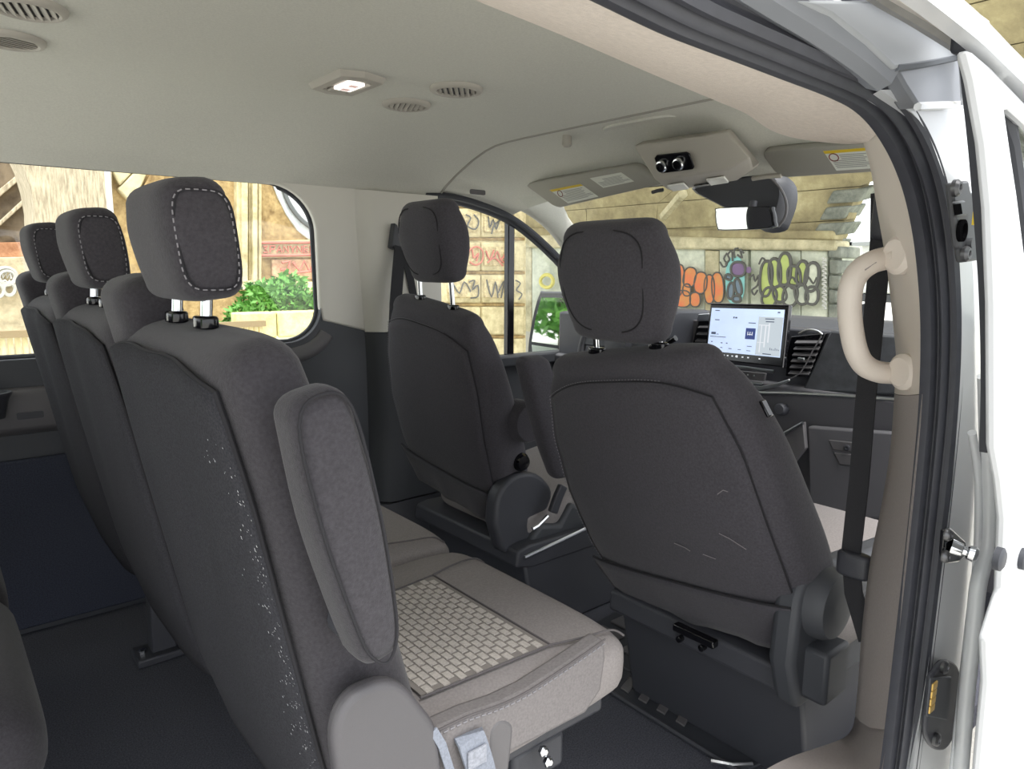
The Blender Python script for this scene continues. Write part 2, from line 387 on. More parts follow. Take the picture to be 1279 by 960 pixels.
# near door pillar: beige above, taupe below
t5 = structure('trim_5', (1.0, .42, 0))
def pil_rows(left, right, yl=.46, yr=.352, sill=False):
    Ls = spline([P(a, b, y=yl) for a, b in left], 5); Rs = spline([P(a, b, y=yr) for a, b in right], 5); rows = []
    for a, b in zip(Ls, Rs):
        d = b-a
        if sill:
            rows.append([a, a+d*.3+V((0, 0, -.004)), a+d*.7+V((0, 0, -.006)), b, b+V((.05, .01, -.03)), a+V((.01, .0, -.05))]); continue
        rows.append([a+V((.05, .0, 0)), a, a+d*.12+V((-.010, -.006, 0)), a+d*.45+V((-.016, -.008, 0)), a+d*.8+V((-.008, -.004, 0)), b, b+V((.06, .0, 0)), a+V((.12, .03, 0))])
    return rows
MB().loft(pil_rows([(1071, 158), (1086, 205), (1096, 265), (1107, 330), (1115, 400), (1119, 450), (1117, 491)],
                   [(1104, 146), (1128, 195), (1146, 262), (1153, 330), (1156, 400), (1156, 450), (1153, 491)])).build('upper_pillar_cover', PL_I, t5, smooth=60)
MB().loft(pil_rows([(1117, 492), (1112, 560), (1101, 630), (1087, 700), (1077, 780), (1072, 850), (1068, 893)],
                   [(1152, 492), (1146, 560), (1138, 640), (1130, 720), (1122, 800), (1115, 870), (1111, 910)])).build('lower_pillar_cover', PL_T, t5, smooth=60)
MB().loft(pil_rows([(1068, 894), (1064, 910), (1052, 922), (1022, 933), (985, 946), (950, 965), (925, 990)],
                   [(1111, 911), (1107, 930), (1102, 960), (1098, 985), (1094, 1010), (1088, 1040), (1080, 1080)], .50, sill=True)).build('sill_cover', PL_T, t5, smooth=60)
# weatherstrip round the door opening
t6 = structure('trim_6', (.9, .34, .5))
cl_ = [(480, -200), (640, -115), (760, -52), (852, -2), (900, 20), (960, 46), (1010, 68), (1066, 93), (1100, 114), (1126, 145), (1148, 188), (1164, 240), (1175, 310), (1180, 400), (1177, 500), (1167, 610), (1156, 710), (1143, 820), (1131, 920), (1115, 1040)]
ctr = spline([P(a, b, y=.335) for a, b in cl_], 6); ctr = [ctr[0]+V((-1.4, 0, 0))]+ctr
def sweep_xz(path, prof):
    rows = []
    for i, p in enumerate(path):
        t = (path[min(i+1, len(path)-1)]-path[max(i-1, 0)]).normalized(); nrm = t.cross(V((0, 1, 0))).normalized()
        rows.append([p + nrm*a + V((0, b, 0)) for a, b in prof])
    return MB().loft(rows)
# profile: (across, outwards-) ; two bulbs with grooves
prof = [(-.017, .022), (-.019, .016), (-.019, .009), (-.015, .006), (-.009, .005), (-.009, .002), (-.015, .001), (-.018, -.003), (-.016, -.007), (-.008, -.009), (-.007, -.012), (-.013, -.013), (-.013, -.018), (-.006, -.021), (-.002, -.017), (.001, -.017), (.004, -.021), (.010, -.018), (.011, -.010), (.014, -.010), (.019, -.012), (.020, .02)]
sweep_xz(ctr, prof).build('weatherstrip', SEALM, t6, smooth=50)
# ================================================================== SEATS
def head_post(parent, base, top, r=.006):
    return MB().tube([base, top], r, 10).build('post', STEEL, parent)
def collar(parent, c, w=.032, up=(0, 0, 1), d=.024):
    m = MB(); m.pad(V(c), (0, 1, 0), V((1, 0, 0)), up, [(0, 0, 0, w/2, d/2), (.008, 0, 0, w/2, d/2)], n=20, e=2.4, c0=.002, c1=.004, k=1); return m.build('post_collar', PL_G, parent)
# ---------------------------------------------------------- three-seat bench
bench = thing('bench_seat', 'three-place second-row bench in dark fabric with folded-up armrest and grey woven cushion, nearest the camera', 'bench seat', (.45, 1.40, 0))
BW = V((-.245, 0, 1)).normalized(); BV = V((1, 0, .245)).normalized(); BU = V((0, 1, 0))
centres = [.890, 1.402, 1.914]
def bx(z): return .385-.245*(z-.36)        # mid-depth of the backs
for i, yc in enumerate(centres):
    org = V((bx(.36), yc, .36)); near = i == 0
    st = [(0, 0, 0, .250, .070), (.12, 0, .0, .253, .076), (.30, 0, .004, .254, .068), (.46, 0, .004, .253, .058), (.57, 0, .002, .246, .050)]
    bk = MB().pad(org, BU, BV, BW, st, e=4.2, c0=.02, c1=.040).build('backrest', FAB_D, bench, smooth=80)
    # coarse cloth panel over the rear face, standing slightly proud
    def hvb(t):
        for (t0, _, c0, u0, v0), (t1, _, c1, u1, v1) in zip(st, st[1:]):
            if t <= t1: q = max(0, (t-t0)/(t1-t0)); return u0+(u1-u0)*q, v0+(v1-v0)*q-(c0+(c1-c0)*q)
        q = min(1, (t-.57)/.04); sh_ = .04*(1-math.sqrt(1-q*q)); return st[-1][3]-sh_, st[-1][4]-st[-1][2]-sh_*.9
    rows = []
    for k in range(21):
        row = []
        for j in range(21):
            u = -1+2*j/20; tm_ = .594-.022*abs(u)**4; t = -.01+(tm_+.01)*k/20
            hu_, hv_ = hvb(t); x_ = u*(.915-.05*max(0, (t-.42)/.17)**2)
            row.append(org+BU*(x_*hu_)-BV*(hv_*(1-abs(x_)**4.2)**(1/4.2)+.004+.003*math.sin(t*5)+.003*math.sin(7*u+6*t+yc*5)*min(1, t*2.5)*(1-u*u))+BW*t)
        rows.append(row)
    if near:        # dried white specks along the worn aisle-side edge
        sp_m = MB(); rs = random.Random(11)
        for q_ in range(230):
            k_ = rs.random()*.92*20; f_ = k_/20; j_ = abs(rs.gauss(0, 1))*(.55+1.8*max(0, f_-.8)*4)
            if j_ > 12: continue
            a0, b0 = int(k_), int(j_); p = rows[a0][b0].lerp(rows[min(20, a0+1)][b0], k_-a0).lerp(rows[a0][b0+1], j_-b0)-BV*.0045
            r_ = rs.choice([.0007, .0009, .0011, .0016]); sp_m.add([p+BW*r_, p+BU*r_, p-BW*r_, p-BU*r_], [(0, 1, 2, 3)])
        sp_m.build('white_specks', mat('dry_salt', srgb(196, 196, 200), .9), bk, kind='stuff', smooth=0)
    m = MB().sheet(rows); rp = m.build('rear_panel', FAB_B, bk, smooth=80)
    sd = rp.modifiers.new('thick', 'SOLIDIFY'); sd.thickness = .008; sd.offset = 0
    edge = [r[0] for r in rows]+rows[-1][1:-1]+[r[-1] for r in rows[::-1]]
    MB().tube(edge, .0028, 6).build('seam', SEAM, bk)
    # belt guide block at the far shoulder
    m = MB().pad(org+BW*.585+BU*.172+BV*.0, BU, BV, BW, [(0, 0, 0, .075, .042), (.055, 0, 0, .073, .040)], e=3.4, c0=.005, c1=.028, k=2)
    m.build('belt_guide', FAB_D, bench, smooth=80)
    # headrest
    hc = V((.248, yc-.040, 0))
    hb, ht = 1.004, 1.090
    hr = MB().pad(V((hc.x-.008, hc.y, hb)), (0, 1, 0), (1, 0, .1), (-.1, 0, 1), [(0, 0, .002, .084, .036), (.03, 0, 0, .089, .039), (.06, 0, -.002, .090, .040), (ht-hb, 0, -.003, .085, .037)], e=4.6, c0=.018, c1=.022).build('headrest', FAB_D, bench, smooth=80)
    for s in (-1, 1):
        # stitched seam framing each side face
        ring = []
        for q in range(40):
            a = 2*math.pi*q/40; ca, sa = math.cos(a), math.sin(a)
            xx = math.copysign(abs(ca)**(2/4.2), ca)*.029; zz = math.copysign(abs(sa)**(2/4.2), sa)*.050
            ring.append(V((hc.x-.0115+xx-.1*zz, hc.y+s*(.0895-.004*(abs(zz)/.050)**4-.005*(abs(xx)/.029)**4), (hb+ht)/2+zz)))
        if s < 0:
            MB().tube(ring, .0016, 5, closed=True).build('seam', SEAM, hr)
            stitches('stitching', [p+V((-.002, -.0012, 0)) for p in ring]+[ring[0]], THREAD, hr, r=.0008, dash=.0045, gap=.0035)
    for s in (-1, 1):
        c = V((bx(.955)+.004, yc-.02+s*.056, .955)); head_post(bench, c, V((hc.x, c.y, hb+.01)), .0065); collar(bench, c+V((0, 0, .001)), .040)
# seat cushions
for i, yc in enumerate([.832, 1.290, 1.748]):
    wd = .224; fx = .760 if i == 1 else .748
    cu = MB().pad(V((.345, yc, .452)), (0, 1, 0), (0, 0, 1), (1, 0, .03), [(0, 0, 0, wd-.004, .052), (.15, 0, 0, wd, .054), (.30, 0, 0, wd, .054), (fx-.385, 0, -.002, wd-.004, .052)], e=4.5, c0=.02, c1=.045).build('cushion', FAB_G, bench, smooth=80)
    # woven insert: interlaced strips
    m = MB(); g = MB(); x0, x1, hw = .425, .618, .128; yc -= .035
    g.prism([V((x0, yc-hw+.005, .5085)), V((x1, yc-hw-.012, .514)), V((x1, yc+hw+.012, .514)), V((x0, yc+hw-.005, .5085))], (0, 0, .002))
    nx, ny = 15, 13
    for a in range(nx):
        for b in range(ny):
            cx_ = x0+.006+(x1-x0-.012)*(a+.5)/nx; sc_ = 1+.12*(a/nx); cy_ = yc+(hw-.006)*sc_*(-1+2*(b+.5+(.25 if a % 2 else -.25))/ny)
            zz = .5105+.0055*(cx_-x0)/(x1-x0)
            m.box((cx_, cy_, zz), (.0098, .0148, .0022))
    w_ = g.build('insert_base', FAB_V, cu)
    m.build('woven_strips', FAB_W, cu, smooth=0, kind='stuff')
    fr = [V((x0-.004, yc-hw, .511)), V((x1+.002, yc-hw-.016, .5165)), V((x1+.002, yc+hw+.016, .5165)), V((x0-.004, yc+hw, .511))]
    MB().tube([fr[0], fr[1], fr[2], fr[3]], .0016, 6).build('seam', SEAMG, cu)
    for q, sg in ((1, -1), (2, 1)): MB().tube(spline([fr[q], fr[q]+V((.05, sg*.014, -.0005)), fr[q]+V((.10, sg*.02, -.004)), fr[q]+V((.125, sg*.022, -.02))], 5), .0016, 6).build('seam', SEAMG, cu)
# skirt with stitched upper edge along the aisle side
skt_px = [(545, 912), (585, 893), (625, 879), (660, 862), (700, 836), (735, 812), (756, 797), (758, 820), (752, 862), (732, 892), (690, 914), (640, 940), (600, 964), (545, 980)]
SKY = .606; sp_ = [P(a, b, y=SKY) for a, b in skt_px]
m = MB().prism(sp_, (0, .03, 0)); sk = m.build('side_skirt', FAB_S, bench, bevel=.007, seg=3)
stitches('stitching', spline([p+V((0, -.001, -.006)) for p in sp_[:7]], 8), THREAD, sk, r=.0010, dash=.006, gap=.003)
MB().tube(spline([p+V((0, .0, -.001)) for p in sp_[:7]], 6), .0014, 6).build('seam', SEAMG, sk)
# folded-up armrest on the aisle side of the near backrest
at_ = P(383, 487, y=.585); ab_ = P(466, 812, y=.585); aw = (at_-ab_); L = aw.length; aw = aw/L; avv = V((0, 1, 0)).cross(aw)
m = MB().pad(ab_, (0, 1, 0), avv, aw, [(.02, 0, 0, .028, .024), (.07, 0, .0, .030, .029), (.16, 0, .0, .031, .034), (L-.02, 0, 0, .028, .030)], e=3.6, c0=.025, c1=.022)
ar = m.build('armrest', FAB_D, bench, smooth=80)
for s in (1,):
    pth = [ab_+aw*t+avv*hv*.86+V((0, -.028, 0)) for t, hv in ((.02, -.018), (.07, -.026), (.16, -.033), (L-.02, -.029))]
    pth2 = [ab_+aw*t+avv*hv*.86+V((0, -.028, 0)) for t, hv in ((L-.0, -.0), (L-.02, .029), (.16, .033), (.07, .027), (.02, .018), (.0, 0))]
    MB().tube(spline(pth+pth2, 5, closed=True), .0016, 6, closed=True).build('seam', SEAM, ar)
MB().lathe(ab_+aw*.02+V((0, .02, 0)), (0, 1, 0), [(.02, 0), (.02, .03)], 16).build('armrest_pivot', PL_B, bench)
# recliner cover and hinge shield low on the aisle side
rc_out = [(425, 990), (417, 930), (424, 893), (445, 866), (478, 852), (505, 857), (528, 882), (548, 915), (556, 990)]
m = MB().prism(spline([P(a, b, y=.598) for a, b in rc_out], 4), (0, .022, 0)); m.build('recliner_cover', mat('cover_grey', srgb(82, 80, 83), .5, bump=.2, bscale=900), bench, bevel=.012, seg=4)
lv = [(612, 985), (610, 925), (616, 905), (628, 897), (640, 902), (642, 918), (634, 985)]
m = MB().prism(spline([P(a, b, y=.605) for a, b in lv], 3), (0, .03, 0)); m.build('fold_lever', PL_M, bench, bevel=.006, seg=3)
m = MB().strap(spline([P(584, 916, y=.606), P(588, 922, y=.596), P(596, 945, y=.594), P(603, 970, y=.594), P(608, 1000, y=.594)], 3), (1, 0, 0), .036, .004); bs = m.build('belt_strap', BELT_G, bench)
q = P(596, 945, y=.590); MB().box(q, (.026, .002, .022)).build('belt_label', mat('webbing_label', srgb(140, 143, 152), .8, noise=.2, nscale=300), bs)
m = MB().strap([P(541, 912, y=.60), P(552, 930, y=.598), P(563, 965, y=.598), P(566, 1000, y=.598)], (1, 0, 0), .010, .0025); m.build('release_strap', BELT_G, bench)
# base frame and legs
m = MB(); m.box((.56, 1.40, .36), (.40, 1.44, .03)); m.build('base_frame', PL_B, bench, bevel=.006)
for x_ in (.42, .70):
    for y_ in (.80, 1.92):
        m = MB(); m.prism([V((x_-.03, y_, .0)), V((x_+.03, y_, .0)), V((x_+.025, y_, .35)), V((x_-.025, y_, .35))], (0, .05, 0)); lg = m.build('leg', PL_B, bench, bevel=.004)
        MB().box((x_+.0, y_+.02, .012), (.14, .09, .022)).build('floor_foot', PL_B, lg, bevel=.005)
        for k_ in (-.05, .05): MB().lathe((x_+k_, y_+.02, .022), (0, 0, 1), [(.010, 0), (.010, .008), (.005, .010)], 6).build('bolt', STEEL, lg)
br = P(672, 940, y=.70); m = MB().box(br+V((0, .02, -.01)), (.10, .05, .06)); bk_ = m.build('front_bracket', PL_B, bench, bevel=.008)
for a, b in ((678, 938), (684, 951)): MB().lathe(P(a, b, y=.675)+V((0, .002, 0)), (0, -1, .2), [(.008, 0), (.008, .006), (.004, .009)], 6).build('bolt', STEEL, bk_)
# ---------------------------------------------------------- third-row bench, one corner in view
rear = thing('bench_seat', 'third-row bench whose rounded grey cushion corner shows at the lower left edge', 'bench seat', (-.35, 1.35, 0))
for yc in (1.30, 1.82):
    m = MB().pad(V((-.475, yc, .362)), (0, 1, 0), (0, 0, 1), (1, 0, .03), [(0, 0, 0, .25, .07), (.2, 0, 0, .258, .085), (.40, 0, .0, .258, .09), (.50, 0, -.006, .250, .082)], e=4, c0=.02, c1=.06); c_ = m.build('cushion', FAB_D, rear, smooth=80)
    MB().tube(spline([V((-.335, yc-.235, .447)), V((-.135, yc-.24, .450)), V((-.005, yc-.22, .440)), V((.04, yc-.1, .425)), V((.045, yc+.1, .425)), V((-.005, yc+.22, .440))], 5), .002, 6).build('seam', SEAM, c_)
for yc in (1.30, 1.82):
    MB().pad(V((-.47, yc, .36)), (0, 1, 0), (1, 0, .2), (-.22, 0, 1), [(0, 0, 0, .25, .07), (.3, 0, 0, .254, .068), (.56, 0, 0, .246, .05)], e=4.2, c0=.02, c1=.04).build('backrest', FAB_D, rear, smooth=80)
for x_ in (-.4, -.05):
    for y_ in (1.2, 1.9): MB().box((x_, y_, .145), (.05, .05, .29)).build('leg', PL_B, rear, bevel=.004)
# ---------------------------------------------------------- front seats
def front_seat(name, label, xb, zb, yb, xt, zt, yt, hu, hx, hz0, hz1, hy, fab, hw, ped_y, ped_x, ped_z, right):
    s = thing(name, label, 'seat', (ped_x+.2, sum(ped_y)/2, 0))
    b = V((xb, yb, zb)); t = V((xt, yt, zt)); w = (t-b); L = w.length; w = w/L; u = V((0, 1, 0)); u = (u-w*u.dot(w)).normalized(); v = u.cross(w)
    if v.x < 0: v = -v
    st = [(0, 0, .01, hu*1.0, .075), (L*.2, 0, .008, hu*1.03, .088), (L*.45, 0, .0, hu*1.03, .085), (L*.7, 0, 0, hu*1.0, .070), (L*.9, 0, 0, hu*.90, .056), (L, 0, 0, hu*.78, .046)]
    bk = MB().pad(b, u, v, w, st, n=56, e=3.4, c0=.02, c1=.035).build('backrest', fab, s, smooth=80)
    # rear cloth panel and its stitched seam, lying on the back's surface
    def hvf(t):
        for (t0, _, c0, u0, v0), (t1, _, c1, u1, v1) in zip(st, st[1:]):
            if t <= t1: q = max(0, (t-t0)/(t1-t0)); q = q*q*(3-2*q)*.5+q*.5; return u0+(u1-u0)*q, v0+(v1-v0)*q-(c0+(c1-c0)*q)
        return st[-1][3], st[-1][4]
    rows = []
    for k in range(21):
        row = []
        for j in range(21):
            q = -1+2*j/20; tt = L*(.985-.07*abs(q)**4)*k/20; hu_, hv_ = hvf(tt); x_ = q*(.90-.04*(tt/L)**3)
            row.append(b+u*(x_*hu_)-v*(hv_*(1-abs(x_)**3.4)**(1/3.4)+.0045)+w*tt)
        rows.append(row)
    rp = MB().sheet(rows).build('rear_panel', fab, bk, smooth=80); sd = rp.modifiers.new('thick', 'SOLIDIFY'); sd.thickness = .007; sd.offset = 0
    edge = [r[0] for r in rows]+rows[-1][1:-1]+[r[-1] for r in rows[::-1]]
    MB().tube(edge, .0026, 6).build('seam', SEAM, bk)
    stitches('stitching', [p-v*.001+(p-(b+w*(L*.5))).normalized()*.006 for p in edge[24:]], THREAD, bk, r=.0007, dash=.004, gap=.004)
    # skirt hanging from the bottom of the rear face
    rows = []
    for k in range(7):
        f = k/6; row = []
        for j in range(21):
            q = -1+2*j/20
            drop = -.05-.115*(1-.55*(q*.5+.5 if right else .5-q*.5)*0) * 1.0
            tt = .055-.12*f
            row.append(b+u*(q*hu*(.93-.05*f*f))-v*(.087+.007*math.sin(q*9+1)*f*.5-.02*f+.004*math.sin(q*17)*f*.4-.012*abs(q)**4)+w*tt)
        rows.append(row)
    skt = MB().sheet(rows).build('back_skirt', fab, s, smooth=80); sd = skt.modifiers.new('thick', 'SOLIDIFY'); sd.thickness = .006; sd.offset = 0
    MB().tube(rows[0], .003, 6).build('seam', SEAM, skt)
    # headrest on two chromed posts
    hr = MB().pad(V((hx, hy, hz0)), (0, 1, 0), (1, 0, .16), (-.16, 0, 1), [(0, 0, .0, hw*.84, .042), ((hz1-hz0)*.35, 0, .0, hw*.97, .054), ((hz1-hz0)*.7, 0, -.002, hw, .056), (hz1-hz0, 0, -.002, hw*.86, .046)], n=52, e=3.0, c0=.028, c1=.034).build('headrest', fab, s, smooth=80)
    H = hz1-hz0; ring = []
    for q in range(48):
        a = 2*math.pi*q/48; ca, sa = math.cos(a), math.sin(a)
        zz = math.copysign(abs(sa)**(2/3.4), sa)*(H/2+.010); yy = math.copysign(abs(ca)**(2/3.4), ca)*hw*(.80-.09*(1-(zz+H/2)/H))
        tz = max(0, min(1, (zz+H/2)/H)); hvz = .042+(.012)*min(1, tz/.35) if tz < .35 else (.054+.002*(tz-.35)/.35 if tz < .7 else .056-.010*(tz-.7)/.3)
        dep = hvz*(1-min(.97, abs(yy)/hw)**3)**(1/3)+.0012-(.008 if abs(sa) > .97 else 0)*abs(sa)
        ring.append(V((hx-.16*(H/2+zz)-dep, hy+yy, hz0+H/2+zz)))
    MB().tube(ring, .0016, 5, closed=True).build('seam', SEAM, hr)
    stitches('stitching', [p+V((.004, (p.y-hy)*.05, .0)) for p in ring[30:]+ring[:8]], THREAD, hr, r=.0008, dash=.004, gap=.0035)
    for q in (-1, 1):
        c = t+w*.030+u*(q*hw*.62)+v*.006; head_post(s, c, V((hx, c.y, hz0+.01)), .0065); collar(s, c+w*.002, .040)
    # cushion
    zc_ = ped_z+.045
    MB().pad(V((ped_x+.08, sum(ped_y)/2, zc_)), (0, 1, 0), (0, 0, 1), (1, 0, .06), [(0, 0, 0, hu*.92, .05), (.2, 0, 0, hu*.94, .06), (.40, 0, .01, hu*.94, .068), (.47, 0, .01, hu*.92, .062)], e=4, c0=.02, c1=.04).build('cushion', FAB_G, s, smooth=80)
    # pedestal box
    y0, y1 = ped_y
    m = MB().prism([V((ped_x+.03, y0+.01, ped_z-.05)), V((ped_x+.08, y0+.01, .002)), V((ped_x+.46, y0+.01, .002)), V((ped_x+.46, y0+.01, ped_z-.03))], (0, y1-y0-.02, 0)); pb = m.build('pedestal', PL_B, s, bevel=.008)
    m = MB().prism([V((ped_x, y0, ped_z)), V((ped_x-.006, y0, ped_z-.045)), V((ped_x+.05, y0, ped_z-.06)), V((ped_x+.5, y0, ped_z-.06)), V((ped_x+.5, y0, ped_z)), V((ped_x+.04, y0, ped_z+.008))], (0, y1-y0, 0)); m.build('pedestal_rail', PL_B, s, bevel=.007, seg=3)
    return s, b, t, u, v, w, L
pas, pb_, pt_, pu, pv, pw, pL = front_seat('front_seat', 'near front passenger seat in dark fabric, seen from behind beside the door pillar', 1.235, .375, .822, 1.055, .835, .902, .274, 1.045, .915, 1.082, .920, FAB_F, .134, (.575, 1.045), 1.18, .285, True)
SCUFF = mat('scuff_mark', srgb(120, 116, 118), .9)
m = MB()
for pts in ([(898, 666), (912, 673), (932, 686)], [(842, 678), (856, 684), (862, 688)], [(878, 692), (894, 698)], [(896, 617), (903, 612), (909, 614)]):
    ps = []
    for a, b in pts:
        c = pb_+pw*.1-pv*.0935; ps.append(PP(a, b, c, pv))
    m.tube(ps, .0008, 4)
m.build('scuff_marks', SCUFF, pas, kind='stuff')
# pocket latch and wires on the rail
lt = P(868, 795, x=1.165); MB().box(lt+V((0, 0, .004)), (.02, .10, .016)).build('tray_catch', PL_G, pas, bevel=.003)
for a, b in ((850, 797), (878, 808)): MB().lathe(P(a, b, x=1.172), (-1, 0, 0), [(.007, -.01), (.007, .008), (.004, .009)], 10).build('catch_button', PL_G, pas)
# outer recliner cover of the passenger seat
rcx = P(1045, 757, y=.535)
MB().lathe(rcx+V((0, .06, 0)), (0, -1, 0), [(.066, 0), (.066, .05), (.058, .064), (.03, .07), (.001, .07)], 28).build('recliner_cover', PL_D, pas)
m = MB().prism([rcx+V((-.075, .03, .02)), rcx+V((-.04, .03, .075)), rcx+V((.03, .03, .07)), rcx+V((.10, .03, .05)), rcx+V((.34, .03, .03)), rcx+V((.34, .03, -.20)), rcx+V((-.05, .03, -.20)), rcx+V((-.085, .03, -.1))], (0, .05, 0)); m.build('side_cover', PL_D, pas, bevel=.014, seg=3)
m = MB().box(rcx+V((.0, .012, -.125)), (.085, .05, .10)); m.build('switch_box', PL_D, pas, bevel=.008)
tg_ = P(957, 510, x=1.06); MB().box(tg_, (.016, .006, .030), Matrix.Rotation(-.6, 3, 'X')).build('side_airbag_tag', PL_G, pas, bevel=.002)
# folded-up inner armrest of the passenger seat
a0 = P(666, 456, x=1.17); a1 = P(704, 585, x=1.22); w_ = (a0-a1); LL = w_.length
MB().pad(a1, (0, 1, 0), V((1, 0, 0)), w_, [(0, 0, 0, .024, .05), (.1, 0, 0, .030, .055), (LL, 0, 0, .030, .045)], e=3, c0=.02, c1=.025).build('armrest', FAB_F, pas, smooth=80)
drv, db_, dt_, du, dv, dw, dL = front_seat('front_seat', "far driver's seat in dark fabric with raised headrest on long chrome posts", 1.235, .415, 1.690, 1.085, .895, 1.615, .232, 1.075, 1.015, 1.165, 1.590, FAB_F, .120, (1.376, 1.885), 1.18, .272, False)
# trim on the aisle side of the driver's seat
q = P(664, 528, y=1.385); MB().lathe(q+V((0, .07, 0)), (0, -1, 0), [(.056, 0), (.056, .06), (.050, .070), (.001, .072)], 28).build('armrest_hub', FAB_F, drv)
q = P(652, 577, y=1.43); k_ = MB().lathe(q+V((0, .04, 0)), (0, -1, 0), [(.026, 0), (.026, .040), (.020, .050), (.001, .051)], 20).build('lumbar_knob', PL_G, drv)
rcd = P(652, 628, y=1.42)
m = MB().prism(spline([P(a, b, y=1.42) for a, b in [(618, 655), (622, 620), (640, 596), (665, 590), (684, 602), (690, 622), (672, 660), (655, 690), (628, 690)]], 3), (0, .05, 0)); m.build('recliner_cover', PL_B, drv, bevel=.012, seg=3)
m = MB().prism([P(a, b, y=1.40) for a, b in [(655, 690), (676, 655), (700, 655), (714, 628), (745, 640), (742, 655)]], (0, .05, 0)); m.build('side_cover', PL_D, drv, bevel=.012, seg=3)
m = MB().tube([P(665, 660, y=1.385), P(672, 656, y=1.385), P(684, 644, y=1.385)], .005, 8); m.build('seat_lever', STEEL, drv)
m = MB().strap([P(690, 640, y=1.38), P(697, 620, y=1.38), P(703, 606, y=1.38)], (1, 0, 0), .03, .016); bb = m.build('belt_buckle', PL_B, drv, bevel=.004)
m = MB().tube([P(655, 696, y=1.372), P(700, 675, y=1.372), P(744, 654, y=1.372)], .005, 8); m.build('edge_strip', ALU, drv)
# ================================================================== DASHBOARD
dash = thing('dashboard', 'dark dashboard below the windscreen with air vents, silver trim and glovebox', 'dashboard', (2.4, 1.36, 0))
XD = 2.16
m = MB().prism([V((2.20, .47, .838)), V((2.26, .47, .868)), V((2.5, .47, .862)), V((2.79, .47, .835)), V((2.79, .47, .70)), V((2.20, .47, .70))], (0, 1.80, 0)); m.build('top_pad', PL_D, dash, bevel=.012, seg=3)
m = MB().prism([V((2.17, .47, .84)), V((2.24, .47, .845)), V((2.7, .47, .80)), V((2.7, .47, .62)), V((2.17, .47, .62))], (0, 1.80, 0)); m.build('fascia', PL_B, dash, bevel=.008)
m = MB().prism([V((2.145, .47, .655)), V((2.2, .47, .665)), V((2.7, .47, .66)), V((2.7, .47, .12)), V((2.32, .47, .10)), V((2.16, .47, .45))], (0, 1.80, 0)); m.build('lower_panel', DASHL, dash, bevel=.008)
def flat(name, px, x, material, parent=dash, t=.012, bevel=.003, kind=None):
    return MB().prism([P(a, b, x=x) for a, b in px], (t, 0, 0)).build(name, material, parent, bevel=bevel, kind=kind)
SOFT = mat('soft_dash_panel', srgb(64, 66, 70), .7, noise=.25, nscale=30, bump=.4, bscale=500)
flat('soft_panel', [(1037, 412), (1060, 415), (1150, 420), (1150, 494), (1000, 489)], 2.15, SOFT, t=.03, bevel=.008)
m = MB().tube([P(a, b, x=2.135) for a, b in [(940, 490), (985, 491), (1050, 494), (1115, 499), (1170, 503)]], .007, 8); m.build('trim_strip', ALU, dash)
flat('silver_swoosh', [(905, 476), (930, 480), (950, 482), (970, 478), (986, 473), (986, 476), (970, 483), (948, 488), (925, 484), (905, 480)], 2.128, ALU, t=.008)
m = MB().tube(spline([P(a, b, x=2.135) for a, b in [(984, 474), (996, 468), (1004, 459), (1014, 440), (1026, 420)]], 4), .0022, 6); m.build('trim_line', PL_M, dash)
m = MB().tube([P(a, b, x=2.13) for a, b in [(900, 456), (930, 459), (966, 464)]], .006, 8); m.build('silver_bar', ALU, dash)
cp_ = flat('climate_panel', [(905, 461), (956, 466), (954, 476), (912, 472)], 2.135, PL_M, t=.012)
for a, b in ((918, 466), (926, 467), (934, 468), (942, 469)): MB().lathe(P(a, b, x=2.134), (-1, 0, 0), [(.003, -.002), (.003, .002), (.001, .003)], 8).build('button', ALU, cp_)
flat('slot_drawer', [(920, 474), (953, 478), (951, 481), (925, 478)], 2.132, ALU, t=.006)
# right-hand vent with louvres
vt = flat('air_vent', [(988, 420), (1031, 416), (1026, 428), (1010, 470), (981, 470), (983, 440)], 2.15, PL_G, t=.02)
for k in range(6):
    f = k/5; a = P(994-8*f, 427+38*f, x=2.142); b = P(1026-15*f, 427+39*f, x=2.142)
    MB().strap([a, b], (1, 0, .5), .016, .0035).build('louvre', PL_M, vt)
q = P(1001, 448, x=2.13); MB().box(q, (.010, .022, .008)).build('louvre_tab', ALU, vt, bevel=.002)
m = MB().tube(spline([P(a, b, x=2.14) for a, b in [(998, 417), (1006, 413), (1014, 412), (1022, 414), (1027, 418)]], 3), .004, 8); m.build('cup_slot_rim', ALU, vt)
# left-hand vent with louvres
vt = flat('air_vent', [(872, 401), (889, 400), (889, 444), (862, 441)], 2.15, PL_G, t=.02)
for k in range(4):
    f = k/3; a = P(873-5*f, 408+25*f, x=2.142); b = P(887, 408+26*f, x=2.142)
    MB().strap([a, b], (1, 0, .5), .016, .0035).build('louvre', PL_M, vt)
flat('silver_cover', [(872, 392), (890, 391), (890, 401), (870, 401)], 2.142, ALU, t=.01)
flat('centre_panel', [(842, 398), (874, 400), (862, 445), (840, 440)], 2.155, PL_M, t=.01)
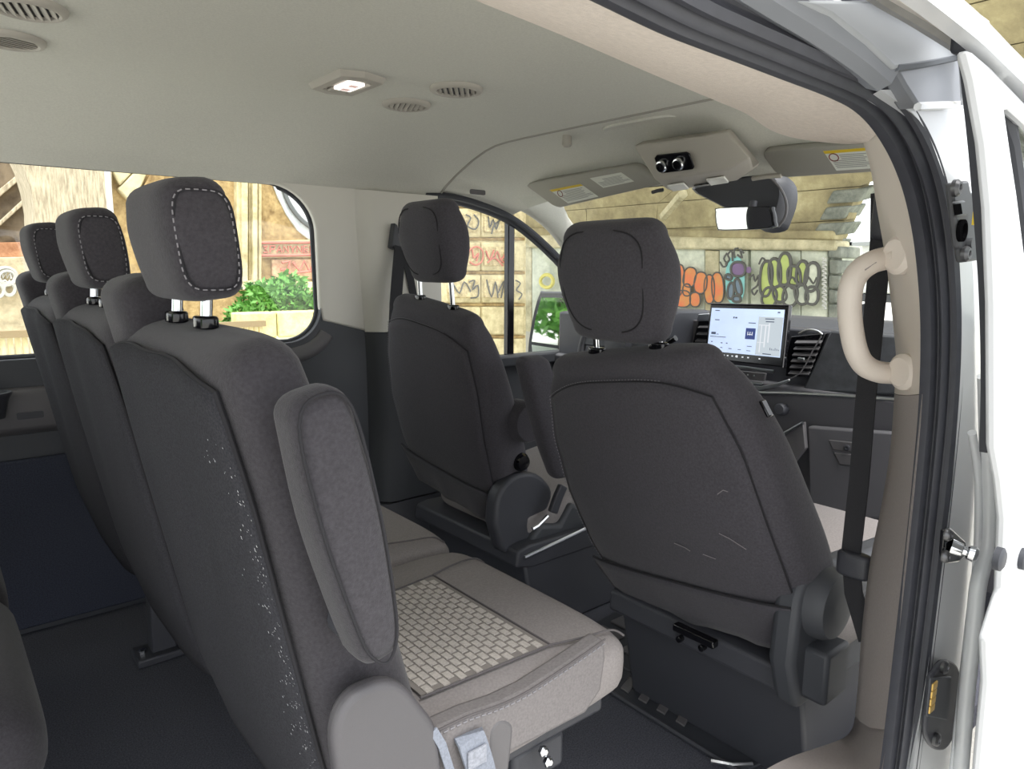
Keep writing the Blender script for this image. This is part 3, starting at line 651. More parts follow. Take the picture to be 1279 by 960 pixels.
# knob, seam and glovebox
MB().lathe(P(975, 511, x=2.13), (-1, 0, .1), [(.020, -.02), (.020, .006), (.016, .012), (.001, .013)], 24).build('round_knob', PL_B, dash)
gb = flat('glovebox_door', [(1008, 532), (1150, 542), (1150, 640), (1040, 655), (1010, 650)], 2.115, DASHL, t=.03, bevel=.008)
gl = flat('latch_recess', [(1034, 549), (1075, 553), (1072, 566), (1040, 562)], 2.112, PL_M, gb, t=.008)
flat('latch_pull', [(1041, 565), (1072, 568), (1070, 582), (1048, 580)], 2.110, PL_M, gb, t=.008)
MB().lathe(P(1058, 559, x=2.11), (-1, 0, 0), [(.009, -.003), (.009, .004), (.005, .005), (.001, .003)], 16).build('lock', PL_B, gb)
flat('console_side', [(980, 540), (1003, 527), (1006, 560), (990, 580)], 2.10, PL_M, t=.02)
MB().tube([P(980, 541, x=2.095), P(1003, 528, x=2.095)], .006, 6).build('console_edge', ALU, dash)
# instrument hood, steering wheel, wiper stalk
m = MB().prism([V((2.02, 1.55, .74)), V((2.00, 1.55, .85)), V((2.06, 1.55, .885)), V((2.25, 1.55, .88)), V((2.25, 1.55, .72))], (0, .36, 0)); m.build('instrument_hood', PL_B, dash, bevel=.012, seg=3)
st_c = V((1.93, 1.70, .76)); sw = MB(); rg = []
ax = V((-.9, 0, .42)).normalized(); s1 = V((0, 1, 0)); s2 = ax.cross(s1)
for q in range(40): rg.append(st_c+s1*math.cos(2*math.pi*q/40)*.18+s2*math.sin(2*math.pi*q/40)*.18)
whl = MB().tube(rg, .015, 10, closed=True).build('steering_wheel', PL_B, dash)
m = MB().lathe(st_c, ax, [(.02, -.14), (.05, -.02), (.065, .0), (.05, .025), (.001, .03)], 20); m.build('wheel_hub', PL_B, whl)
for a in (0, math.pi, -math.pi/2): MB().strap([st_c, st_c+(s1*math.cos(a)+s2*math.sin(a))*.18], ax.cross(s1*math.cos(a)+s2*math.sin(a)), .035, .012).build('spoke', PL_D, whl)
MB().tube([P(822, 432, x=1.98), P(832, 429, x=2.0), P(844, 422, x=2.0)], [.007, .008, .011], 10).build('wiper_stalk', PL_G, dash)
# ---------------------------------------------------------- touchscreen
scr = thing('touchscreen', 'black-framed touchscreen with lit blue-white display on the dashboard', 'screen', P(932, 455, x=2.13))
XS = 2.10
def sp(u, v, dx=0):      # u,v 0..1 over the housing face, corner pixels of the photograph
    tl, tr, br_, bl = P(887, 379, x=XS), P(986, 381, x=XS-.0), P(978, 459, x=XS-.03), P(879, 448, x=XS-.03)
    return tl.lerp(tr, u).lerp(bl.lerp(br_, u), v)+V((dx, 0, 0))
m = MB().prism([sp(0, 0), sp(1, 0), sp(1, 1), sp(0, 1)], (.022, 0, 0)); m.build('housing', PL_G, scr, bevel=.005, seg=3)
MB().tube([sp(0, 0, -.001), sp(1, 0, -.001), sp(1, 1, -.001)], .0022, 6).build('housing_rim', PL_M, scr)
DISP = mat('lit_display', srgb(186, 202, 226), .3, emit=.56, noise=.10, nscale=9)
def quad(name, u0, v0, u1, v1, material, dx, parent):
    return MB().prism([sp(u0, v0, dx), sp(u1, v0, dx), sp(u1, v1, dx), sp(u0, v1, dx)], (.0008, 0, 0)).build(name, material, parent)
dsp = quad('display', .035, .075, .955, .845, DISP, -.0018, scr)
quad('map_panel', .66, .20, .95, .83, mat('lit_map', srgb(205, 216, 224), .3, emit=.56), -.0026, dsp)
quad('tile', .515, .40, .635, .585, mat('lit_blue', srgb(38, 62, 130), .3, emit=.56), -.0026, dsp)
TXT = mat('display_ink', srgb(70, 84, 112), .4, emit=.5); WHT = mat('display_white', srgb(240, 244, 250), .4, emit=.56)
m = MB()
def dq(u0, v0, u1, v1): m.prism([sp(u0, v0, -.0034), sp(u1, v0, -.0034), sp(u1, v1, -.0034), sp(u0, v1, -.0034)], (.0004, 0, 0))
for u0, v0, u1, v1 in [(.09, .11, .15, .125), (.34, .215, .355, .245), (.365, .22, .39, .245), (.10, .275, .16, .29), (.07, .50, .13, .54), (.14, .53, .17, .54), (.06, .575, .27, .585), (.08, .665, .10, .68), (.21, .675, .235, .69), (.28, .675, .30, .69), (.10, .755, .13, .768), (.21, .76, .24, .772), (.32, .765, .36, .777), (.44, .77, .48, .78), (.55, .775, .60, .785), (.54, .305, .63, .318), (.55, .70, .61, .71), (.74, .225, .85, .24), (.75, .27, .85, .285), (.75, .80, .85, .815), (.88, .11, .91, .13)]: dq(u0, v0, u1, v1)
for k in range(6): dq(.83+.02*k, .70+.01*(k % 3), .836+.02*k, .74)
m.build('display_text', TXT, dsp, kind='stuff')
m = MB()
for u0, v0, u1, v1 in [(.67, .33, .80, .345), (.67, .62, .76, .63), (.70, .33, .712, .79), (.75, .33, .765, .70), (.79, .30, .806, .62)]: dq(u0, v0, u1, v1)
for a in (-.028, 0, .028): dq(.572+a-.004, .46, .572+a+.004, .52)
dq(.545, .50, .60, .512)
for u in (.14, .26, .31, .37, .42, .50, .57, .71): dq(u, .885, u+.022, .905)
dq(.425, .875, .45, .912)
m.build('display_icons', WHT, dsp, kind='stuff')
m = MB().prism([sp(.35, .8, .022), sp(.75, .8, .022), sp(.75, 1, .03), sp(.35, 1, .03)], (.012, 0, 0)); m.build('mount', PL_B, scr)
# ================================================================== ROOF FITTINGS
dl = P(433, 102, z=1.460)
dome = thing('dome_light', 'small lit dome light with hexagonal grey bezel on the headliner', 'lamp', dl)
def hexo(w, h): return [(-w, -h*.1), (-w*.80, -h), (w*.80, -h), (w, -h*.1), (w*.80, h), (-w*.80, h)]
def roofp(c, a, b, dz): return c+V((b, a, dz))        # a along y, b along x
m = MB().loft([[roofp(dl, a, b, .004) for a, b in hexo(.105, .062)], [roofp(dl, a, b, -.012) for a, b in hexo(.098, .054)], [roofp(dl, a, b, -.013) for a, b in hexo(.07, .036)], [roofp(dl, a, b, -.008) for a, b in hexo(.066, .032)]]); m.build('bezel', ROOFP, dome, bevel=.002)
m = MB().box(roofp(dl, -.012, .0, -.0125), (.044, .075, .008)); ln = m.build('lens', mat('lit_lens', srgb(255, 244, 236), .2, emit=1.1), dome, bevel=.002)
for a in (-.032, .008): MB().box(roofp(dl, a, 0, -.0168), (.02, .018, .001)).build('lens_dot', mat('lens_mark', srgb(226, 190, 180), .4, emit=.5), ln)
MB().box(roofp(dl, .045, .0, -.0115), (.045, .026, .006)).build('switch', ROOFP, dome, bevel=.002)
def roof_vent(px, py, ang, label, r=.064, z=1.458):
    c = P(px, py, z=z); t = thing('roof_vent', label, 'air vent', c, 'round air vents in the headliner')
    MB().lathe(c, (0, 0, -1), [(r*.74, -.004), (r*1.03, -.004), (r*1.02, .002), (r*.96, .006), (r*.84, .008), (r*.77, .006), (r*.74, .0)], 36).build('ring', ROOFP, t)
    MB().lathe(c+V((0, 0, .0)), (0, 0, -1), [(.001, -.002), (r*.75, -.002), (r*.75, .0005), (.001, .0005)], 28).build('duct', RUB, t)
    d = V((math.cos(ang), math.sin(ang), 0)); e = V((-d.y, d.x, 0))
    for k in range(-3, 4):
        o = k*r*.21; hl = math.sqrt(max(0, (r*.74)**2-o*o))
        MB().strap([c+e*o-d*hl+V((0, 0, -.004)), c+e*o+d*hl+V((0, 0, -.004))], e+V((0, 0, .5)), .010, .0018).build('louvre', ROOFP, t)
    return t
roof_vent(570, 112, .9, 'louvred air vent in the headliner, front pair, farther right of the dome light')
roof_vent(508, 131, 1.15, 'louvred air vent in the headliner, front pair, nearer the far side windows')
roof_vent(34, 10, 1.3, 'large louvred air vent cut by the top left corner of the photo', .060)
roof_vent(12, 50, .35, 'louvred air vent at the left edge, just under the corner vent', .060)
# overhead console
con = thing('overhead_console', 'grey overhead console with two black dials hanging from the front headliner', 'console', (1.75, 1.36, 1.36))
T = [(790, 186), (905, 174)]; 
tl, tr = P(791, 187, x=1.66), P(893, 174, x=1.66); ml, mr = P(818, 224, x=1.70), P(920, 208, x=1.70); fl_, fr_ = P(832, 236, x=1.80), P(929, 220, x=1.80)
up = V((0, 0, .16))
rows = [[tl+V((0, 0, .01)), ml, fl_, fl_+V((.06, 0, .03)), fl_+V((.06, .02, .045)), tl+V((.04, .0, .03))], ]
rows.append([tl.lerp(tr, .1)+V((-.004, 0, .012)), ml.lerp(mr, .08)+V((-.006, 0, -.006)), fl_.lerp(fr_, .08)+V((0, 0, -.008)), fl_.lerp(fr_, .08)+V((.06, 0, .02)), fl_.lerp(fr_, .08)+V((.06, 0, .045)), tl.lerp(tr, .1)+V((.04, 0, .03))])
rows.append([tl.lerp(tr, .9)+V((-.004, 0, .012)), ml.lerp(mr, .92)+V((-.006, 0, -.006)), fl_.lerp(fr_, .92)+V((0, 0, -.008)), fl_.lerp(fr_, .92)+V((.06, 0, .02)), fl_.lerp(fr_, .92)+V((.06, 0, .045)), tl.lerp(tr, .9)+V((.04, 0, .03))])
rows.append([tr+V((.01, -.03, .02)), mr+V((.01, -.035, .02)), fr_+V((.02, -.01, .02)), fr_+V((.06, -.01, .035)), fr_+V((.06, -.01, .045)), tr+V((.04, -.02, .03))])
MB().loft(rows).build('housing', mat('console_plastic', srgb(172, 167, 158), .55, bump=.15, bscale=900), con, bevel=.010, seg=3)
dn = (tr-tl).cross(ml-tl).normalized()
if dn.x > 0: dn = -dn
cf = lambda u, v: tl.lerp(tr, u).lerp(ml.lerp(mr, u), v)+dn*.010
pc = tl+dn*.010
pl = MB().prism([PP(a, b, pc, dn) for a, b in [(818, 197), (821, 193), (858, 189), (862, 191), (868, 208), (866, 211), (828, 216), (824, 214)]], dn*.004).build('dial_plate', PL_G, con, bevel=.003)
for a_, b_ in ((829, 206), (850, 203)):
    c = PP(a_, b_, pc, dn)+dn*.004
    d_ = MB().lathe(c, dn, [(.018, 0), (.018, .008), (.0155, .013), (.012, .014)], 24).build('dial', STEEL, con)
    MB().lathe(c, dn, [(.0125, .010), (.0125, .016), (.001, .017)], 20).build('dial_face', PL_G, d_)
bf = lambda u, v: ml.lerp(mr, u).lerp(fl_.lerp(fr_, u), v)+V((0, 0, -.010))
LENSW = mat('map_lamp_lens', srgb(232, 232, 226), .2, spec=.6)
for u0, u1 in ((.12, .34), (.62, .84)): MB().prism([bf(u0, .3), bf(u1, .3), bf(u1, .85), bf(u0, .85)], (0, 0, -.006)).build('map_lamp', LENSW, con, bevel=.002)
MB().prism([bf(.42, .72), bf(.82, .72), bf(.82, .88), bf(.42, .88)], (0, 0, -.004)).build('slot', PL_G, con)
# sun visors
VIS = mat('visor_vinyl', srgb(160, 158, 150), .8, bump=.2, bscale=600)
LAB_W = mat('visor_label', srgb(214, 216, 208), .6); LAB_Y = mat('label_yellow', srgb(214, 184, 48), .6); LAB_T = mat('label_print', srgb(150, 152, 150), .7); LAB_K = mat('label_black', srgb(30, 30, 30), .7)
def visor(label, q, t0, labels):
    """q: four corners (top a, top b, bottom b, bottom a)"""
    q = [V(p) for p in q]; q[2] = q[1]+(q[3]-q[0])*((q[2]-q[1]).length/(q[3]-q[0]).length); c = sum(q, V())/4; s = thing('sun_visor', label, 'sun visor', c)
    at = lambda u, v: q[0].lerp(q[1], u).lerp(q[3].lerp(q[2], u), v)
    nrm = (q[1]-q[0]).cross(q[3]-q[0]).normalized()
    if nrm.z > 0: nrm = -nrm
    L1 = (q[1]-q[0]).length; L2 = (q[3]-q[0]).length; rr = rrect(1, 1, .5); pts = []
    for a, b in rrect(L1, L2, .03): pts.append((a/L1+.5, b/L2+.5))
    ringt = lambda k, d: [at(.5+(a-.5)*k, .5+(b-.5)*k)+nrm*d for a, b in pts]
    MB().loft([ringt(.96, -.012), ringt(1, -.008), ringt(1, .006), ringt(.97, .011)]).build('panel', VIS, s, smooth=60)
    for u0, v0, u1, v1, yel, print_ in labels:
        f = lambda u, v, d: at(u0+(u1-u0)*u, v0+(v1-v0)*v)+nrm*(.0112+d)
        lb = MB().prism([f(0, 0, 0), f(1, 0, 0), f(1, 1, 0), f(0, 1, 0)], nrm*.0006).build('label', LAB_W, s)
        if yel: MB().prism([f(0, 0, .0008), f(1, 0, .0008), f(1, .14, .0008), f(0, .14, .0008)], nrm*.0004).build('label_band', LAB_Y, lb)
        m = MB(); rnd = random.Random(3)
        for k in range(8):
            v = .24+.085*k; a = .30 if k < 3 else .06; b = .97-rnd.random()*.25
            m.prism([f(a, v, .0008), f(b, v, .0008), f(b, v+.035, .0008), f(a, v+.035, .0008)], nrm*.0003)
        m.build('label_print', LAB_T, lb, kind='stuff')
        if print_:
            cc = f(.15, .34, .0012); e1 = (f(1, .34, 0)-f(0, .34, 0)).normalized(); e2 = nrm.cross(e1)
            rg = [cc+e1*math.cos(a)*.012+e2*math.sin(a)*.012 for a in [2*math.pi*k/20 for k in range(20)]]
            MB().tube(rg, .0014, 6, closed=True).build('no_child_seat_symbol', mat('symbol_red', srgb(120, 60, 60), .6), lb)
    return s
v1 = visor("folded sun visor over the driver's side with two small labels", [P(655, 228, x=1.83), P(797, 203, x=1.80), P(822, 238, x=1.88), P(697, 259, x=1.88)], 0, [(.16, .36, .46, .92, 1, 1), (.58, .22, .84, .66, 0, 0)])
v2 = visor("folded sun visor on the passenger's side with one yellow-topped warning label", [P(950, 186, x=1.83), P(1120, 172, x=1.83), P(1130, 208, x=1.90), P(974, 219, x=1.90)], 0, [(.49, .14, .80, .86, 1, 1)])
MB().tube([P(940, 223, x=1.885), P(958, 220, x=1.885), P(976, 219, x=1.885)], .007, 8).build('pivot_clip', ROOFP, v2)
MB().tube([P(815, 240, x=1.875), P(822, 238, x=1.87), P(828, 237, x=1.87)], .006, 8).build('pivot_clip', PL_B, v1)
# interior mirror and its sensor housing
hs = thing('sensor_housing', 'black sensor housing behind the rear-view mirror at the windscreen top', 'cover', (1.95, 1.2, 1.2))
ho = [(868, 236), (905, 224), (958, 214), (985, 222), (990, 245), (982, 272), (974, 284), (950, 285), (925, 268), (900, 255)]
m = MB(); A = spline([P(a, b, x=2.03) for a, b in ho], 3, closed=True); B = [p+V((.03, 0, -.01)) for p in A]; ca = sum(A, V())/len(A)
m.loft([[ca.lerp(p, .86)+V((-.045, 0, 0)) for p in A], [ca.lerp(p, .97)+V((-.028, 0, 0)) for p in A], A, B]); m.build('shell', PL_B, hs, smooth=50)
MB().tube(spline([P(a, b, x=1.98) for a, b in [(962, 222), (974, 234), (982, 252), (981, 270), (972, 283)]], 4), .004, 6).build('cable_cover', PL_M, hs)
mi = thing('rear_view_mirror', 'black-rimmed rear-view mirror hanging below the overhead console', 'mirror', P(928, 273, x=1.90))
mo = [(894, 264), (900, 260), (957, 258), (963, 262), (965, 276), (960, 284), (903, 287), (895, 283)]
A = spline([P(a, b, x=1.895) for a, b in mo], 3, closed=True); ca = sum(A, V())/len(A)
# the face is turned a little towards the driver and the rear
def turn(p): d = p-ca; return ca+V((-d.z*.09, d.y, d.z))
A = [turn(p) for p in A]
MB().loft([[ca.lerp(p, 1.0) for p in A], [ca.lerp(p, 1.05)+V((.006, 0, 0)) for p in A], [ca.lerp(p, 1.02)+V((.02, 0, 0)) for p in A], [ca.lerp(p, .5)+V((.035, 0, 0)) for p in A]]).build('shell', PL_G, mi, smooth=50)
MB().loft([[ca.lerp(p, .955)+V((-.0015, 0, 0)) for p in A], [ca.lerp(p, .955)+V((.001, 0, 0)) for p in A]]).build('glass', MIRROR, mi)
MB().tube([ca+V((.03, 0, .0)), ca+V((.045, 0, .03)), ca+V((.05, 0, .05))], .011, 10).build('stalk', PL_B, mi)
# ================================================================== BELTS, HANDLE, CUP HOLDER
gh = thing('grab_handle', 'beige plastic grab handle on the near door pillar', 'handle', P(1100, 395, y=.42))
hp = [(1128, 318), (1108, 322), (1088, 328), (1072, 340), (1063, 358), (1061, 385), (1064, 415), (1070, 440), (1080, 456), (1096, 464), (1116, 466), (1134, 466)]
yy_ = [.425, .45, .46, .47, .475, .478, .478, .475, .47, .46, .45, .425]
pth = spline([P(a, b, y=c-.02) for (a, b), c in zip(hp, yy_)], 5)
MB().tube(pth, [.018]*3+[.0158]*(len(pth)-6)+[.018]*3, 14).build('grip', PL_I, gh, smooth=70)
for a, b in ((1122, 318), (1128, 465)):
    MB().lathe(P(a, b, y=.405)+V((.012, 0, 0)), (-1, .5, 0), [(.001, -.03), (.027, -.03), (.026, .008), (.020, .014), (.001, .014)], 20).build('end_boss', PL_I, gh)
for s in (0, 1):
    pp = [pth[6], pth[10], pth[14]] if s == 0 else [pth[-8], pth[-11], pth[-15]]
    MB().tube([p+V((-.011, -.0105, 0)) for p in pp], .0012, 5).build('cap_seam', PL_T, gh)
sb = thing('seat_belt', 'black front passenger seat belt running down behind the beige grab handle', 'seat belt', P(1070, 690, x=1.18))
m = MB().strap([P(1101, 240, x=1.18), P(1100, 300, x=1.18), P(1096, 350, x=1.18), P(1089, 420, x=1.18), P(1081, 500, x=1.18), P(1073, 600, x=1.18), P(1063, 690, x=1.18)], (0, 1, 0), .032, .003); m.build('webbing', BELT, sb)
MB().pad(P(1104, 262, x=1.18), (0, 1, 0), (1, 0, 0), (0, 0, 1), [(-.035, 0, 0, .017, .012), (.03, 0, 0, .015, .010)], e=2.6, c0=.012, c1=.012).build('guide_loop', PL_B, sb)
MB().pad(P(1067, 702, x=1.18), (0, 1, 0), (1, 0, 0), (0, 0, 1), [(-.018, 0, 0, .028, .014), (.010, 0, 0, .028, .014)], e=2.8, c0=.008, c1=.008).build('tongue', PL_B, sb)
MB().strap([P(1064, 712, x=1.18), P(1066, 740, x=1.17), P(1084, 800, x=1.15)], (0, 1, 0), .03, .003).build('lower_webbing', BELT, sb)
db = thing('seat_belt', "black driver's seat belt and anchor on the far pillar beside the raised headrest", 'seat belt', P(500, 300, y=2.21))
q = P(502, 300, y=2.225)
m = MB().prism([P(a, b, y=2.225) for a, b in [(493, 278), (497, 281), (499, 291), (504, 292), (507, 281), (511, 279), (512, 300), (509, 312), (495, 312), (489, 309)]], (0, .03, 0)); m.build('anchor', PL_B, db, bevel=.004)
m = MB().strap([P(500, 308, y=2.22), P(497, 340, y=2.20), P(494, 380, y=2.17), P(492, 430, y=2.14)], (1, 0, 0), .046, .003); m.build('webbing', BELT, db)
m = MB().strap([P(505, 312, y=2.24), P(511, 340, y=2.25), P(517, 372, y=2.25)], (1, 0, 0), .03, .003); m.build('return_webbing', BELT, db)
ch = thing('cup_holder', 'black cup holder ring on the far wall ledge at the left edge', 'cup holder', P(3, 488, y=2.24))
MB().lathe(P(3, 488, y=2.235)+V((-.03, 0, -.02)), (0, 0, 1), [(.030, -.05), (.042, .0), (.050, .012), (.050, .018), (.040, .018), (.034, 0), (.028, -.045), (.001, -.046)], 28).build('ring', PL_B, ch)
# ================================================================== FLOOR MATS
fm = thing('floor_mat', 'black ribbed rubber mat under the front seats and walkway', 'floor mat', (1.7, 1.3, .002))
m = MB().prism([V((1.205, .70, .002)), V((1.215, 1.30, .002)), V((1.62, 1.34, .002)), V((1.62, 2.2, .002)), V((2.28, 2.2, .002)), V((2.28, .62, .002)), V((1.6, .60, .002))], (0, 0, .006)); m.build('sheet', RUB, fm, bevel=.003)
edge_pts = [V((1.203, .70, .008)), V((1.213, 1.30, .008))]
MB().tube(edge_pts, .006, 6).build('raised_edge', PL_B, fm)
for k in range(9):
    y_ = .86+k*.055
    MB().prism([V((1.235, y_, .008)), V((1.29, y_+.02, .008)), V((1.29, y_+.045, .008)), V((1.235, y_+.025, .008))], (0, 0, .005)).build('rib', PL_M, fm, bevel=.002)
MB().tube([V((1.31, .72, .009)), V((1.315, 1.30, .009))], .004, 6).build('rib_border', PL_D, fm)
for a in range(2):
    for b in range(6):
        MB().box((1.40+b*.095, 1.10+a*.12+.03, .011), (.062, .085, .007)).build('rib_pad', PL_M, fm, bevel=.003)
MB().tube([P(888, 950, z=.012), P(915, 955, z=.012), P(940, 954, z=.012)], .005, 6).build('metal_edge', ALU, fm)
mp = MB().prism([P(a, b, z=.010) for a, b in [(948, 946), (980, 918), (1000, 925), (968, 957)]], (0, 0, .006)).build('grip_patch', mat('hook_patch', srgb(66, 66, 70), 1, noise=.4, nscale=500), fm)
# ================================================================== OUTSIDE OF THE VAN AT THE DOOR OPENING
wr = structure('wall_right', (1.0, .28, .5))
# jamb panel beside the weatherstrip
jl = [(1100, 112), (1148, 150), (1172, 200), (1192, 270), (1200, 360), (1198, 480), (1190, 600), (1175, 720), (1158, 840), (1140, 960), (1125, 1060)]
jr = [(1204, 112), (1207, 150), (1212, 200), (1217, 270), (1222, 360), (1226, 480), (1230, 600), (1222, 720), (1214, 840), (1204, 960), (1195, 1060)]
Lr = spline([P(a, b, y=.315) for a, b in jl], 5); Rr = spline([P(a, b, y=.312) for a, b in jr], 5)
MB().loft([[a+V((.03, .03, 0)), a, a.lerp(b, .5)+V((0, -.002, 0)), b, b+V((.04, .03, 0))] for a, b in zip(Lr, Rr)]).build('jamb_panel', PAINT, wr, smooth=50)
# white body recess above the seal, its shade put into greyer paint
def face(name, px, y, material, ext=(0, .02, 0), bevel=.003):
    return MB().prism([P(a, b, y=y) for a, b in px], ext).build(name, material, wr, bevel=bevel)
face('recess_panel', [(1118, 82), (1200, 66), (1202, 130), (1148, 133), (1132, 108)], .30, PAINT_SHADED)
face('recess_roof', [(1000, 0), (1108, 0), (1150, 22), (1196, 58), (1198, 72), (1118, 86), (1085, 55), (1040, 20)], .292, mat('shaded_recess_paint', srgb(146, 149, 153), .4, noise=.05, nscale=6))  # body colour greyed to stand for the shade under the roof edge
MB().tube(spline([P(a, b, y=.295) for a, b in [(1118, 84), (1150, 80), (1200, 70)]], 4), .004, 6).build('sealer_bead', mat('dark_sealer', srgb(88, 92, 98), .7), wr)
MB().tube(spline([P(a, b, y=.29) for a, b in [(1060, -30), (1100, 0), (1145, 22), (1175, 42), (1195, 60), (1202, 80), (1204, 112), (1205, 130)]], 4), .0035, 6).build('edge_bead', PAINT, wr)
MB().tube(spline([P(a, b, y=.30) for a, b in [(1146, 133), (1170, 132), (1204, 131)]], 4), .004, 6).build('jamb_bead', PAINT, wr)
for pts, r, mt in (([(880, -60), (960, -8), (1020, 30), (1070, 66), (1100, 92)], .016, PAINT_SHADED), ([(930, -60), (1010, -8), (1060, 30), (1100, 70), (1120, 92)], .009, PAINT), ([(980, -70), (1040, -20), (1085, 20), (1118, 66)], .010, PAINT_SHADED)):
    MB().tube(spline([P(a, b, y=.31) for a, b in pts], 5), r, 8).build('roof_fold', mt, wr)
# sliding-door track and roof rail
tr_ = [(1030, -70), (1110, -15), (1150, 10), (1180, 30), (1206, 48)]
MB().tube(spline([P(a, b, y=.265) for a, b in tr_], 5), .014, 8).build('door_track', mat('track_grey', srgb(120, 118, 114), .4, noise=.15, nscale=30), wr)
MB().tube(spline([P(a+14, b-6, y=.25) for a, b in tr_], 5), .012, 8).build('track_lip', mat('track_light', srgb(190, 184, 176), .4, noise=.08, nscale=20), wr)
MB().box(P(1207, 50, y=.25), (.02, .02, .022)).build('track_stop', RUB, wr, bevel=.004)
rr_ = [(1090, -70), (1150, -22), (1192, 12), (1225, 40), (1255, 70), (1290, 105), (1340, 160)]
pth = spline([P(a, b, y=.215) for a, b in rr_], 5)
rows = []
for p in pth: rows.append([p+V((0, -.004, -.011)), p+V((0, -.007, 0)), p+V((0, -.002, .009)), p+V((0, .010, .011)), p+V((0, .010, -.010))])
MB().loft(rows).build('roof_rail', PAINT, wr, smooth=60)
# black rubber strip between jamb and front door
sl = [(1208, 58), (1212, 100), (1220, 180), (1226, 260), (1232, 360), (1234, 460), (1232, 560)]
ctr = spline([P(a+2, b, y=.250) for a, b in sl], 5)
sweep_xz(ctr, [(-.011, .005), (-.011, -.002), (-.004, -.005), (.001, -.002), (.002, -.006), (.010, -.005), (.012, .005)]).build('rubber_strip', RUB, wr, smooth=40)
# fold between jamb and door lower down
fo = [(1232, 470), (1234, 560), (1236, 620), (1234, 680), (1222, 730), (1216, 790), (1208, 860), (1200, 960), (1190, 1060)]
MB().tube(spline([P(a, b, y=.275) for a, b in fo], 5), .010, 8).build('jamb_fold', PAINT, wr, smooth=60)
fo2 = [(1222, 540), (1230, 600), (1228, 700), (1218, 780), (1208, 870), (1196, 980)]
MB().tube(spline([P(a-8, b, y=.285) for a, b in fo2], 5), .005, 8).build('jamb_crease', PAINT, wr, smooth=60)
# front passenger door, seen edge-on: skin, window and seal
dr = structure('door_2', (1.2, .2, .4))
outer = [(1212, 60), (1222, 98), (1236, 180), (1243, 260), (1247, 380), (1247, 480), (1247, 560), (1254, 600), (1259, 650), (1255, 740), (1236, 800), (1238, 855), (1228, 960), (1222, 1060), (1420, 1180), (1420, 280), (1330, 182), (1280, 126), (1240, 84)]
hole = [(1256, 138), (1264, 136), (1280, 150), (1400, 275), (1400, 420), (1300, 400), (1281, 320), (1271, 240), (1262, 180)]
plate('door_skin', [P(a, b, y=.215) for a, b in outer], [[P(a, b, y=.215) for a, b in hole]], (0, .012, 0), PAINT, dr, bevel=.004)
hw = [P(a, b, y=.232) for a, b in hole]
MB().prism(hw, (0, .004, 0)).build('pane', GLASS2, dr)
MB().tube(hw, .008, 8, closed=True).build('window_seal', RUB, dr)
MB().tube(spline([P(a, b, y=.212) for a, b in [(1254, 760), (1290, 742), (1340, 715), (1400, 690)]], 4), .006, 8).build('swage_line', PAINT, dr)
MB().tube(spline([P(a, b, y=.212) for a, b in [(1236, 965), (1260, 925), (1290, 890), (1340, 850)]], 4), .006, 8).build('swage_line', PAINT, dr)
for a, b in ((1249, 698), (1279, 698)): MB().lathe(P(a, b, y=.212), (0, -1, 0), [(.0125, -.004), (.0125, .002), (.009, .004), (.001, .004)], 18).build('rubber_plug', RUB, dr)
# latch plates on the jamb
def bolt(c, parent, r=.009): MB().lathe(c, (0, -1, 0), [(r, 0), (r, .004), (r*.7, .007), (r*.45, .007), (r*.35, .003), (.001, .003)], 14).build('bolt', mat('dark_bolt', srgb(96, 96, 98), .35, metal=.8), parent)
lp = thing('latch_plate', 'tall dark metal latch plate with square and round holes, high on the white jamb', 'latch plate', P(1196, 325, y=.30))
o = [(1179, 229), (1200, 226), (1203, 240), (1206, 241), (1214, 308), (1214, 325), (1193, 328), (1190, 310), (1188, 309), (1181, 245)]
GUN = mat('gunmetal', srgb(84, 85, 88), .45, metal=.3)
MB().prism([P(a, b, y=.300) for a, b in o], (0, -.008, 0)).build('plate', GUN, lp, bevel=.003)
for a, b in ((1191, 235), (1203, 317)): bolt(P(a, b, y=.292), lp)
ih = MB().prism([P(a, b, y=.291) for a, b in [(1187, 252), (1201, 250), (1204, 269), (1190, 272)]], (0, -.004, 0)).build('square_socket', GUN, lp, bevel=.002)
MB().prism([P(a, b, y=.286) for a, b in [(1190, 255), (1199, 254), (1201, 267), (1192, 269)]], (0, -.001, 0)).build('square_hole', HOLE, lp)
MB().lathe(P(1199, 288, y=.292), (0, -1, 0), [(.012, 0), (.012, .004), (.008, .005), (.007, .001), (.001, .001)], 18).build('round_hole', HOLE, lp)
MB().lathe(P(1208, 304, y=.292), (0, -1, 0), [(.006, 0), (.006, .006), (.001, .006)], 12).build('small_stud', GUN, lp)
yt = P(1212, 273, y=.29); MB().box(yt+V((0, -.004, 0)), (.008, .002, .014)).build('yellow_mark', LAB_Y, lp)
bs_ = thing('door_striker', 'black bracket with shiny ball stud midway up the white jamb', 'striker', P(1185, 690, y=.30))
MB().prism([P(a, b, y=.300) for a, b in [(1174, 660), (1182, 658), (1200, 674), (1202, 690), (1192, 700), (1176, 702), (1172, 690)]], (0, -.006, 0)).build('bracket', PL_G, bs_, bevel=.002)
for a, b in ((1181, 667), (1178, 694)): bolt(P(a, b, y=.294), bs_, .008)
q = P(1188, 682, y=.294); MB().lathe(q, (.3, -1, -.2), [(.010, 0), (.008, .012), (.006, .013), (.006, .017), (.009, .019), (.010, .025), (.007, .029), (.001, .030)], 16).build('ball_stud', STEEL, bs_)
cpn = thing('contact_plate', 'black oval plate with four brass contacts, low on the white jamb', 'contact plate', P(1168, 932, y=.31))
o = [(1168, 826), (1174, 822), (1183, 823), (1191, 832), (1192, 848), (1187, 905), (1181, 925), (1172, 934), (1160, 932), (1152, 920), (1150, 905), (1155, 855), (1157, 842)]
